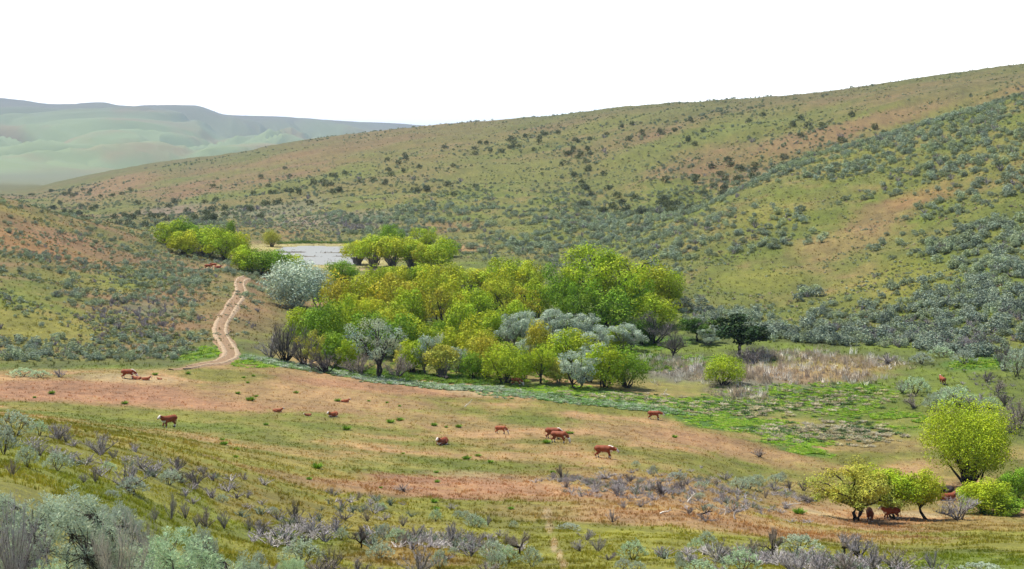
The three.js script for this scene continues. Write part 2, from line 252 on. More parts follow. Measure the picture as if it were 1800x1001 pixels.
function noiseTile(N, cells, seed) {                              // periodic value noise
  const R = rngOf(seed), g = Array.from({ length: cells * cells }, () => R()), out = new Float32Array(N * N);
  for (let y = 0; y < N; y++) for (let x = 0; x < N; x++) {
    const fx = x / N * cells, fy = y / N * cells, ix = Math.floor(fx), iy = Math.floor(fy), tx = fx - ix, ty = fy - iy, sx = tx * tx * (3 - 2 * tx), sy = ty * ty * (3 - 2 * ty), jx = (ix + 1) % cells, jy = (iy + 1) % cells;
    out[y * N + x] = lerp(lerp(g[iy * cells + ix], g[iy * cells + jx], sx), lerp(g[jy * cells + ix], g[jy * cells + jx], sx), sy);
  }
  return out;
}
const groundMat = (() => {                                        // short grass, litter and soil, seven metres of it
  const N = 1024, layers = [[7, 0.2], [19, 0.22], [61, 0.26], [151, 0.22], [400, 0.3]].map(([c, w], i) => [noiseTile(N, c, 50 + i), w]), hue = noiseTile(N, 90, 71);
  const data = new Uint8Array(N * N * 4), bump = new Uint8Array(N * N * 4);
  for (let i = 0; i < N * N; i++) {
    let s = 0; for (const [t, w] of layers) s += (t[i] - 0.5) * w;
    const v = clamp(0.72 * (1 + s * 1.25), 0.1, 1), h = hue[i] - 0.5;
    data[i * 4] = 255 * clamp(v * (1 + 0.14 * h), 0, 1); data[i * 4 + 1] = 255 * v; data[i * 4 + 2] = 255 * clamp(v * (1 - 0.2 * h), 0, 1); data[i * 4 + 3] = 255;
    bump[i * 4] = bump[i * 4 + 1] = bump[i * 4 + 2] = 255 * clamp(0.5 + s, 0, 1); bump[i * 4 + 3] = 255;
  }
  const tex = (d) => { const t = new THREE.DataTexture(d, N, N); t.wrapS = t.wrapT = THREE.RepeatWrapping; t.magFilter = t.minFilter = THREE.LinearFilter; t.needsUpdate = true; return t; };
  return new THREE.MeshStandardMaterial({ color: new THREE.Color(1.38, 1.38, 1.38), vertexColors: true, roughness: 1, map: tex(data), bumpMap: tex(bump), bumpScale: 0.09 });
})();
{
  const pos = new Float32Array(NA * NR * 3), color = new Float32Array(NA * NR * 3), uv = new Float32Array(NA * NR * 2), idx = new Uint32Array((NA - 1) * (NR - 1) * 6);
  for (let i = 0; i < NA; i++) for (let j = 0; j < NR; j++) {
    const o = i * NR + j, x = RR[j] * Math.sin(AZ[i]), z = -RR[j] * Math.cos(AZ[i]);
    pos[o * 3] = x; pos[o * 3 + 1] = GH[o]; pos[o * 3 + 2] = z;
    uv[o * 2] = (x * 0.83 + z * 0.56) / 7.3; uv[o * 2 + 1] = (z * 0.83 - x * 0.56) / 7.3;
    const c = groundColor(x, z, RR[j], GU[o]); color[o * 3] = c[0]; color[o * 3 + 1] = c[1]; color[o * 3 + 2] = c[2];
  }
  let k = 0;
  for (let i = 0; i < NA - 1; i++) for (let j = 0; j < NR - 1; j++) { const o = i * NR + j; idx[k++] = o; idx[k++] = o + NR; idx[k++] = o + 1; idx[k++] = o + 1; idx[k++] = o + NR; idx[k++] = o + NR + 1; }
  tag(meshOf('ground', geo(pos, idx, { color, uv }), groundMat, scene), 'sloping rangeland of olive and reddish grass running up into hills', null, null, 'structure');
}
{ // pond: still shallow water
  const P = pondAt.map(([x, z]) => [x, z]), cx = P.reduce((a, p) => a + p[0], 0) / P.length, cz = P.reduce((a, p) => a + p[1], 0) / P.length, s = new THREE.Shape(P.map(([x, z]) => new THREE.Vector2((x - cx) * 1.14, -(z - cz) * 1.14)));
  const g = new THREE.ShapeGeometry(s); g.rotateX(-Math.PI / 2);
  const N = 256, a = noiseTile(N, 12, 5), b = noiseTile(N, 40, 6), d = new Uint8Array(N * N * 4); for (let i = 0; i < N * N; i++) { d.fill(255 * (0.6 * a[i] + 0.4 * b[i]), i * 4, i * 4 + 3); d[i * 4 + 3] = 255; }
  const t = new THREE.DataTexture(d, N, N); t.wrapS = t.wrapT = THREE.RepeatWrapping; t.magFilter = t.minFilter = THREE.LinearFilter; t.repeat.set(1 / 9, 1 / 9); t.needsUpdate = true;
  const m = meshOf('water', g, new THREE.MeshPhysicalMaterial({ color: new THREE.Color(0.25, 0.25, 0.22), roughness: 0.35, specularIntensity: 0.22, bumpMap: t, bumpScale: 0.03 }), scene);
  m.position.set(cx, POND_LEVEL, cz); tag(m, 'shallow grey blue pond in the valley', null, null, 'structure');
}
{ // two-wheel dirt track draped over the ground: two worn ruts with a grassy crown
  const way = [[436, 489], [424, 492], [420, 500], [424, 512], [414, 530], [402, 548], [391, 565], [387, 580], [392, 597], [401, 612], [405, 624], [396, 633], [370, 640], [335, 647], [300, 651]].map(([px, py]) => { const h = hit(px, py); return new THREE.Vector3(h[0], 0, h[2]); });
  const curve = new THREE.CatmullRomCurve3(way, false, 'centripetal'), n = 260, R = rngOf(5);
  const strip = (name, off, w0, color, from, to, lift) => {
    const pos = [], idx = [], uv = [], cols = 5; let l = 0, last = null, rows = 0;
    for (let i = 0; i <= n; i++) {
      const t = i / n; if (t < from || t > to) continue;
      const p = curve.getPoint(t), q = curve.getTangent(t), sx = -q.z, sz = q.x, L = Math.hypot(sx, sz); l += last ? p.distanceTo(last) : 0; last = p;
      const fade = Math.min(1, (t - from) * 14, (to - t) * 9), w = w0 * (0.55 + 0.45 * fade) * (0.9 + 0.3 * n2(l * 0.05, off * 9)), o = off + 0.12 * n2b(l * 0.03, off);
      for (let k = 0; k < cols; k++) { const e = o + w * (k / (cols - 1) - 0.5) + (k % (cols - 1) ? 0 : 0.12 * n2(l * 0.3, k + off * 5)), x = p.x + sx / L * e, z = p.z + sz / L * e; pos.push(x, groundY(x, z) + lift * (k % (cols - 1) ? 1 : -0.4), z); uv.push(x / 3, z / 3); }
      if (rows) for (let k = 0; k < cols - 1; k++) { const a = (rows - 1) * cols + k; idx.push(a, a + 1, a + cols, a + 1, a + cols + 1, a + cols); }
      rows++;
    }
    return meshOf(name, geo(pos, idx, { uv, color: pos.map((v, i) => color[i % 3] * (0.93 + 0.14 * ((Math.sin(Math.floor(i / 3) * 12.9) * 4375.5) % 1))) }), groundMat, road);
  };
  const road = new THREE.Group(); road.name = 'dirt_road'; scene.add(road);
  strip('roadbed', 0, 3.4, seenAs(206, 168, 126), 0, 1, 0.14); strip('wheel_rut', -0.85, 1.0, seenAs(246, 214, 172), 0, 0.97, 0.2); strip('wheel_rut', 0.85, 1.0, seenAs(244, 210, 168), 0, 0.93, 0.2);
  tag(road, 'pale two rut dirt track curving down from the pond to the meadow', null, null, 'structure');
}

// ------------------------------------------------------------------ plant builders: each returns geometries about one unit high that stand on y = 0
class Build {
  constructor() { this.p = []; this.i = []; this.c = []; }
  get n() { return this.p.length / 3; }
  tube(pts, r0, r1, sides = 5, tone = 1) {
    const base = this.n, m = pts.length, d = new THREE.Vector3(), u = new THREE.Vector3(), v = new THREE.Vector3();
    for (let k = 0; k < m; k++) {
      d.subVectors(pts[Math.min(m - 1, k + 1)], pts[Math.max(0, k - 1)]).normalize();
      u.set(Math.abs(d.y) > 0.9 ? 1 : 0, Math.abs(d.y) > 0.9 ? 0 : 1, 0).cross(d).normalize(); v.crossVectors(d, u);
      const r = lerp(r0, r1, k / (m - 1));
      for (let s = 0; s < sides; s++) { const a = s / sides * 2 * Math.PI, cx = Math.cos(a) * r, cy = Math.sin(a) * r; this.p.push(pts[k].x + u.x * cx + v.x * cy, pts[k].y + u.y * cx + v.y * cy, pts[k].z + u.z * cx + v.z * cy); this.c.push(tone, tone, tone); }
      if (k) for (let s = 0; s < sides; s++) { const a = base + (k - 1) * sides + s, b = base + (k - 1) * sides + (s + 1) % sides; this.i.push(a, b, a + sides, b, b + sides, a + sides); }
    }
  }
  leaf(x, y, z, dx, dy, dz, ux, uy, uz, len, wid, c) {             // a folded rhombus along d with its width along u
    const b = this.n, h = len / 2, w = wid / 2;
    this.p.push(x - dx * h, y - dy * h, z - dz * h, x + ux * w, y + uy * w, z + uz * w, x + dx * h, y + dy * h, z + dz * h, x - ux * w + dy * w * 0.3, y - uy * w + w * 0.3, z - uz * w);
    for (let k = 0; k < 4; k++) this.c.push(c[0], c[1], c[2]);
    this.i.push(b, b + 1, b + 2, b, b + 2, b + 3);
  }
  twig(a, b, w, R, tone = 1) {                                     // a thin two-sided splinter
    const d = new THREE.Vector3().subVectors(b, a), u = new THREE.Vector3(R() - 0.5, R() - 0.5, R() - 0.5).cross(d).normalize().multiplyScalar(w / 2), v = new THREE.Vector3().crossVectors(d, u).normalize().multiplyScalar(w / 2);
    for (const q of [u, v]) { const k = this.n; this.p.push(a.x - q.x, a.y - q.y, a.z - q.z, a.x + q.x, a.y + q.y, a.z + q.z, b.x, b.y, b.z); for (let j = 0; j < 3; j++) this.c.push(tone, tone, tone); this.i.push(k, k + 1, k + 2); }
  }
  geo() { return geo(this.p, this.i, { color: this.c }); }
}
const V = (x, y, z) => new THREE.Vector3(x, y, z);
function dirOf(R) { const y = R() * 2 - 1, a = R() * 6.2832, q = Math.sqrt(1 - y * y); return [Math.cos(a) * q, y, Math.sin(a) * q]; }
function fillLobe(B, R, c, rad, n, size, o = {}) {                 // leaves through the outer part of one clump
  const tone = 0.74 + 0.5 * R(), warm = (R() - 0.5) * (o.hue ?? 0.25);
  for (let k = 0; k < n; k++) {
    const q = dirOf(R), f = (o.inner ?? 0.5) + (1 - (o.inner ?? 0.5)) * Math.sqrt(R()), j = 1 + (R() - 0.5) * 0.35;
    const x = c.x + q[0] * rad[0] * f * j, y = c.y + q[1] * rad[1] * f * j, z = c.z + q[2] * rad[2] * f * j; if (y < 0.01) continue;
    // leaves lie roughly along the clump's surface, with plenty of scatter
    const e0 = dirOf(R), nn = [q[0] + e0[0] * 0.75, q[1] + 0.25 + e0[1] * 0.75, q[2] + e0[2] * 0.75], e = dirOf(R), up = o.up ?? 0;
    let d = [nn[1] * e[2] - nn[2] * e[1], nn[2] * e[0] - nn[0] * e[2], nn[0] * e[1] - nn[1] * e[0]], L = Math.hypot(...d) || 1; d = d.map((v) => v / L); d[1] += up; L = Math.hypot(...d) || 1; d = d.map((v) => v / L);
    let u = [nn[1] * d[2] - nn[2] * d[1], nn[2] * d[0] - nn[0] * d[2], nn[0] * d[1] - nn[1] * d[0]]; L = Math.hypot(...u) || 1; u = u.map((v) => v / L);
    const s = size * (0.6 + 0.8 * R()), t = tone * (0.78 + 0.44 * R()), w = warm + (R() - 0.5) * 0.16;
    B.leaf(x, y, z, ...d, ...u, s, s * (o.thin ?? 0.6), [t * (1 + w), t, t * (1 - w)]);
  }
}
function bend(a, b, R, k, sag = 0) { const out = [a.clone()]; for (let i = 1; i < k; i++) { const t = i / k; out.push(a.clone().lerp(b, t).add(V((R() - 0.5) * 0.06, (R() - 0.5) * 0.05 + sag * Math.sin(Math.PI * t), (R() - 0.5) * 0.06))); } out.push(b.clone()); return out; }
// A shrubby willow: many stems, one domed mass of clumps from near the ground up.
function domeTree(seed, { lobes = 26, leaves = 5000, size = 0.042, low = 0.03, stems = 7, ragged = 0.16, hue = 0.25, bare = 0 } = {}) {
  const R = rngOf(seed), T = new Build(), C = new Build(), centres = [];
  for (let k = 0; k < lobes; k++) {
    const f = (k + 0.5) / lobes, y = 1 - f * 1.7, a = k * 2.39996 + R() * 0.7, q = Math.sqrt(Math.max(0, 1 - y * y)), rr = 0.76 + (R() - 0.5) * ragged * 2, in_ = R() < 0.2 ? 0.55 : 1;
    centres.push(V(Math.cos(a) * q * 0.5 * rr * in_, clamp(low + (1 - low) * (0.5 + 0.5 * y * rr * 1.06 * in_), low * 0.8 + 0.06, 0.92), Math.sin(a) * q * 0.5 * rr * in_));
  }
  for (const c of centres) { const s = 0.115 + 0.075 * R(); fillLobe(C, R, c, [s * 1.1, s * (0.95 + 0.3 * R()), s * 1.1], leaves / lobes | 0, size, { hue, inner: 0.66 }); }
  for (let k = 0; k < stems; k++) { const c = centres[(R() * centres.length) | 0], b = V((R() - 0.5) * 0.14, 0, (R() - 0.5) * 0.14); T.tube(bend(b, V(c.x * 0.85, c.y * 0.92, c.z * 0.85), R, 4, 0.03), 0.016 + 0.01 * R(), 0.004, 5); }
  for (let k = 0; k < 40 + bare; k++) { const c = centres[(R() * centres.length) | 0], e = V(c.x, c.y, c.z).multiplyScalar(0.5 + 0.45 * R()); e.y = Math.max(0.05, e.y); T.twig(V(e.x * 0.35, e.y * 0.35, e.z * 0.35), e, 0.012, R); }
  return { trunk: T.geo(), crown: C.geo() };
}
// A single-trunked tree with limbs and separate clumps; "open" lets the limbs show.
function limbTree(seed, { fork = 0.2, limbs = 6, leaves = 2600, size = 0.045, open = 0.3, thick = 0.03, flat = 1, spread = 0.42, lean = 0, trunks = 1, hue = 0.22, thin = 0.6, lobe = 0.11, up = 0, inner = 0.45, top = 0.92 } = {}) {
  const R = rngOf(seed), T = new Build(), C = new Build(), tips = [];
  for (let q = 0; q < trunks; q++) {
    const a0 = R() * 6.28, base = V(Math.cos(a0) * 0.03 * (trunks - 1), 0, Math.sin(a0) * 0.03 * (trunks - 1)), f = V(base.x + lean + Math.cos(a0) * 0.1 * (trunks > 1), fork * (0.85 + 0.3 * R()), base.z + Math.sin(a0) * 0.1 * (trunks > 1));
    T.tube(bend(base, f, R, 3), thick * (1.25 / Math.sqrt(trunks)), thick * 0.8 / Math.sqrt(trunks), 7);
    const n = Math.max(2, Math.round(limbs / trunks));
    for (let k = 0; k < n; k++) {
      const a = (k + R() * 0.6) / n * 6.283 + q * 1.3, out = spread * (0.55 + 0.5 * R()), yy = fork + (top - fork) * (0.22 + 0.72 * R()) * flat, e = V(f.x * 0.5 + Math.cos(a) * out, yy, f.z * 0.5 + Math.sin(a) * out);
      if (k === 0) e.set(f.x + (R() - 0.5) * 0.14, fork + (top - fork) * 0.95 * flat, f.z + (R() - 0.5) * 0.14);
      const path = bend(f, e, R, 4, 0.05); T.tube(path, thick * 0.62, thick * 0.14, 5);
      tips.push(e);
      for (let j = 0; j < 4; j++) {
        const s = path[1 + (j % 4)], g = V(s.x + (R() - 0.5) * spread * 0.75 + Math.cos(a) * 0.05, Math.min(top, s.y + (0.02 + 0.2 * R()) * flat), s.z + (R() - 0.5) * spread * 0.75 + Math.sin(a) * 0.05);
        T.tube(bend(s, g, R, 3, 0.02), thick * 0.3, thick * 0.07, 4); tips.push(g);
        for (let m = 0; m < 2; m++) T.twig(g, V(g.x + (R() - 0.5) * 0.16, g.y + R() * 0.09, g.z + (R() - 0.5) * 0.16), thick * 0.2, R);
      }
    }
  }
  const keep = tips.filter(() => R() > open * 0.5);
  for (const c of keep) { const s = lobe * (0.7 + 0.6 * R()); fillLobe(C, R, c, [s * 1.2, s * (flat < 1 ? 0.8 : 1), s * 1.2], leaves / keep.length | 0, size, { hue, thin, inner: open > 0.4 ? 0.15 : inner, up }); }
  return { trunk: T.geo(), crown: C.geo() };
}
// A leafless thicket of grey stems and twigs.
function bareShrub(seed, { stems = 14, twigs = 420, w = 0.014, leafy = 0, spread = 0.5, trunk = 0 } = {}) {
  const R = rngOf(seed), T = new Build(), C = new Build(), all = [];
  const root = V(0, trunk, 0); if (trunk) T.tube(bend(V(0, 0, 0), root, R, 2), 0.035, 0.028, 6);
  for (let k = 0; k < stems; k++) {
    const a = R() * 6.283, o = spread * Math.sqrt(R()), e = V(Math.cos(a) * o, lerp(0.98, 0.5, (o / spread) ** 2) * (0.75 + 0.25 * R()), Math.sin(a) * o), p = bend(V(root.x + (R() - 0.5) * 0.12, root.y, (R() - 0.5) * 0.12), e, R, 4, 0.04);
    T.tube(p, w * (0.9 + 0.6 * R()), w * 0.3, 4, 0.62 + 0.3 * R()); all.push(p);
  }
  for (let k = 0; k < twigs; k++) {
    const p = all[(R() * all.length) | 0], t = 0.25 + 0.75 * R(), i = Math.min(p.length - 2, Math.floor(t * (p.length - 1))), s = p[i].clone().lerp(p[i + 1], R()), e = s.clone().add(V((R() - 0.5) * 0.26, 0.03 + 0.18 * R(), (R() - 0.5) * 0.26));
    e.y = Math.min(e.y, 1); C.twig(s, e, w * (0.5 + 0.5 * R()), R, 0.7 + 0.55 * R());
    for (let m = 0; m < 2; m++) { const g = s.clone().lerp(e, 0.3 + 0.6 * R()); C.twig(g, g.clone().add(V((R() - 0.5) * 0.1, 0.02 + 0.08 * R(), (R() - 0.5) * 0.1)), w * 0.45, R, 0.75 + 0.5 * R()); }
  }
  return { trunk: T.geo(), crown: C.geo() };
}
// Sagebrush: gnarled stems that end in upright tufts of small narrow leaves.
function sageBush(seed, { stems = 7, tufts = 46, leaves = 30, len = 0.085, wid = 0.3, spread = 0.55, stalk = 0, tuftH = 0.2, stemR = 0.022 } = {}) {
  const R = rngOf(seed), T = new Build(), C = new Build(), ends = [];
  for (let k = 0; k < stems; k++) {
    const a = (k + R()) / stems * 6.283, o = spread * (0.35 + 0.5 * R()), m = V(Math.cos(a) * o * 0.55, 0.2 + 0.14 * R(), Math.sin(a) * o * 0.55), e = V(Math.cos(a) * o, 0.42 + 0.26 * R(), Math.sin(a) * o);
    T.tube([V(Math.cos(a) * 0.03, -0.03, Math.sin(a) * 0.03), ...bend(V(Math.cos(a) * 0.05, 0.04, Math.sin(a) * 0.05), m, R, 2).slice(0, 2), ...bend(m, e, R, 2)], stemR, stemR * 0.4, 5, 0.75 + 0.4 * R());
    ends.push(m, e);
  }
  for (let k = 0; k < tufts; k++) {
    const a = k * 2.39996 + R() * 0.5, f = Math.sqrt((k + 0.5) / tufts), o = spread * f * (0.9 + 0.25 * R()), y = (0.8 - 0.56 * f * f) * (0.84 + 0.3 * R()), c = V(Math.cos(a) * o, y, Math.sin(a) * o);
    let best = ends[0], bd = 9; for (const e of ends) { const d = e.distanceToSquared(c); if (d < bd) { bd = d; best = e; } }
    T.tube(bend(best, c, R, 2), stemR * 0.34, stemR * 0.12, 3, 1.8 + 1.2 * R());
    const tone = 0.85 + 0.3 * R(), lean = V(Math.cos(a) * f * 0.8 + (R() - 0.5) * 0.5, 1, Math.sin(a) * f * 0.8 + (R() - 0.5) * 0.5).normalize();
    for (let j = 0; j < leaves; j++) {
      const t = R(), rr = 0.085 * (1.15 - t * 0.7) * Math.sqrt(R()), b = R() * 6.283, x = c.x + lean.x * t * tuftH + Math.cos(b) * rr, yy = c.y - 0.05 + lean.y * t * tuftH, z = c.z + lean.z * t * tuftH + Math.sin(b) * rr;
      let d = [lean.x + Math.cos(b) * 0.9, lean.y * (0.15 + R() * 0.8), lean.z + Math.sin(b) * 0.9]; let L = Math.hypot(...d); d = d.map((v) => v / L);
      const e = dirOf(R); let u = [d[1] * e[2] - d[2] * e[1], d[2] * e[0] - d[0] * e[2], d[0] * e[1] - d[1] * e[0]]; L = Math.hypot(...u) || 1; u = u.map((v) => v / L);
      const s = len * (0.6 + 0.7 * R()), q = tone * (0.8 + 0.4 * R()), w = (R() - 0.5) * 0.14; C.leaf(x, yy, z, ...d, ...u, s, s * wid, [q * (1 + w), q, q * (1 - w)]);
    }
    for (let j = 0; j < stalk; j++) { const e = c.clone().add(V((R() - 0.5) * 0.12, 0.16 + 0.14 * R(), (R() - 0.5) * 0.12)); T.twig(c, e, 0.008, R, 1.6); }
  }
  return { trunk: T.geo(), crown: C.geo() };
}
function tussock(seed, { blades = 40, len = 0.7, wid = 0.07, lean = 0.7 } = {}) {   // a low leafy or grassy tuft
  const R = rngOf(seed), C = new Build();
  for (let k = 0; k < blades; k++) {
    const a = R() * 6.283, l = lean * (0.2 + R()), d = V(Math.cos(a) * l, 1, Math.sin(a) * l).normalize(), s = len * (0.6 + 0.6 * R()), o = 0.22 * Math.sqrt(R()), x = Math.cos(a) * o, z = Math.sin(a) * o, u = V(-Math.sin(a), 0.2 * (R() - 0.5), Math.cos(a)).normalize(), t = 0.75 + 0.5 * R(), w = (R() - 0.5) * 0.2;
    C.leaf(x + d.x * s / 2, d.y * s / 2, z + d.z * s / 2, d.x, d.y, d.z, u.x, u.y, u.z, s, wid * (0.7 + 0.6 * R()), [t * (1 + w), t, t * (1 - w)]);
  }
  return C.geo();
}
const leafMat = (c, through = 0.15) => new THREE.MeshPhysicalMaterial({ color: col(c), vertexColors: true, roughness: 0.9, transmission: through, thickness: 0, side: THREE.DoubleSide, specularIntensity: 0.3 });
const barkMat = (c) => new THREE.MeshStandardMaterial({ color: col(c), vertexColors: true, roughness: 1, side: THREE.DoubleSide });
const LEAF = {
  lime: leafMat([0.370, 0.475, 0.020]), green: leafMat([0.205, 0.345, 0.020]), deep: leafMat([0.072, 0.143, 0.014]), yellow: leafMat([0.445, 0.490, 0.026]), ochre: leafMat([0.480, 0.450, 0.036]), silver: leafMat([0.450, 0.530, 0.390]), sallow: leafMat([0.430, 0.440, 0.062]), dark: leafMat([0.024, 0.053, 0.010]),
  sage: leafMat([0.430, 0.510, 0.360], 0.36), sageBlue: leafMat([0.380, 0.440, 0.345], 0.3), sageFresh: leafMat([0.450, 0.580, 0.350], 0.36), tuft: leafMat([0.160, 0.290, 0.020]),
};
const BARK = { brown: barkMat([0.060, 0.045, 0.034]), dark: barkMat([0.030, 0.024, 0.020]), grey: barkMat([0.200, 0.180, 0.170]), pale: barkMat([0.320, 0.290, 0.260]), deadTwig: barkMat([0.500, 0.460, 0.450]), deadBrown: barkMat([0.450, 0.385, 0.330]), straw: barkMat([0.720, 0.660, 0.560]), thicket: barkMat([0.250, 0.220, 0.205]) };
function plant(name, proto, crownMat, barkMat_, pos, size, turn, parts = ['stem', 'foliage']) {   // a thing with its two parts, standing on the ground
  const g = new THREE.Group(); g.name = numbered(name); scene.add(g);
  g.position.set(pos[0], pos[1], pos[2]); g.rotation.y = turn; g.scale.set(size[0], size[1], size[0]);
  meshOf(parts[0], proto.trunk, barkMat_, g); meshOf(parts[1], proto.crown, crownMat, g);
  return g;
}
function standing(px, py, hpx, wpx, sink = 0.03) {                 // where the ground meets that line of sight, and the plant's size there
  const h = hit(px, py), H = hpx / FOCAL * h[3], W = wpx / FOCAL * h[3];
  return { pos: [h[0], h[1] - sink * H, h[2]], size: [W, H], d: h[3] };
}

// ------------------------------------------------------------------ trees
const TREE = {
  dome: [101, 102, 103, 104].map((s) => domeTree(s, { size: 0.046 })), wide: [111, 112, 113].map((s) => domeTree(s, { lobes: 34, leaves: 6000, size: 0.04, ragged: 0.22 })), stemmy: [121, 122, 123].map((s) => domeTree(s, { lobes: 30, leaves: 5000, size: 0.044, low: 0.3, stems: 24, bare: 160 })),
  round: [131, 132].map((s) => domeTree(s, { lobes: 44, leaves: 8000, size: 0.032, ragged: 0.05, low: 0.02, hue: 0.15 })),
  limb: [141, 142, 143, 144].map((s) => limbTree(s, { leaves: 7000, size: 0.034, limbs: 9, lobe: 0.13, inner: 0.6 })), loose: [151, 152, 153].map((s) => limbTree(s, { leaves: 2600, size: 0.034, limbs: 8, open: 0.55, fork: 0.16, trunks: 2, limbs: 8 })),
  silver: [161, 162, 163].map((s) => limbTree(s, { leaves: 6500, size: 0.04, thin: 0.4, limbs: 10, fork: 0.12, lobe: 0.1, open: 0.35, hue: 0.06, up: 0.6, trunks: 2 })), silverBig: [171].map((s) => domeTree(s, { lobes: 60, leaves: 12000, size: 0.034, hue: 0.06, ragged: 0.2, low: 0.02 })),
  bare: [181, 182, 183].map((s) => bareShrub(s)), bareTrunk: [191].map((s) => bareShrub(s, { trunk: 0.25, twigs: 520 })),
  cottonwood: [201].map((s) => limbTree(s, { leaves: 14000, size: 0.022, limbs: 10, fork: 0.26, open: 0.42, thick: 0.034, spread: 0.46, lobe: 0.1 })), fork: [211].map((s) => limbTree(s, { leaves: 4200, size: 0.028, limbs: 7, fork: 0.3, open: 0.5, thick: 0.036, trunks: 2, thin: 0.4, lobe: 0.1 })),
  dark: [221, 222].map((s) => limbTree(s, { leaves: 3000, size: 0.06, limbs: 8, fork: 0.3, open: 0.2, flat: 0.95, spread: 0.5 })),
  bigWillow: [231].map((s) => domeTree(s, { lobes: 60, leaves: 34000, size: 0.0185, low: 0.12, stems: 15, ragged: 0.3, hue: 0.14, bare: 60 })),
  umbrella: [241].map((s) => limbTree(s, { leaves: 17000, size: 0.03, thin: 0.5, limbs: 15, fork: 0.22, open: 0.05, thick: 0.045, flat: 0.95, spread: 0.55, trunks: 3, lobe: 0.13, inner: 0.2 })),
  small: [251, 252].map((s) => limbTree(s, { leaves: 12000, size: 0.034, limbs: 12, fork: 0.2, open: 0.15, thick: 0.026, spread: 0.4, trunks: 2, lobe: 0.13 })), lean: [261].map((s) => limbTree(s, { leaves: 10000, size: 0.035, limbs: 11, fork: 0.26, open: 0.15, thick: 0.03, spread: 0.4, lobe: 0.13, lean: -0.16 })),
  bush: [271, 272].map((s) => domeTree(s, { lobes: 36, leaves: 11000, size: 0.036, low: 0.02, ragged: 0.26 })),
};
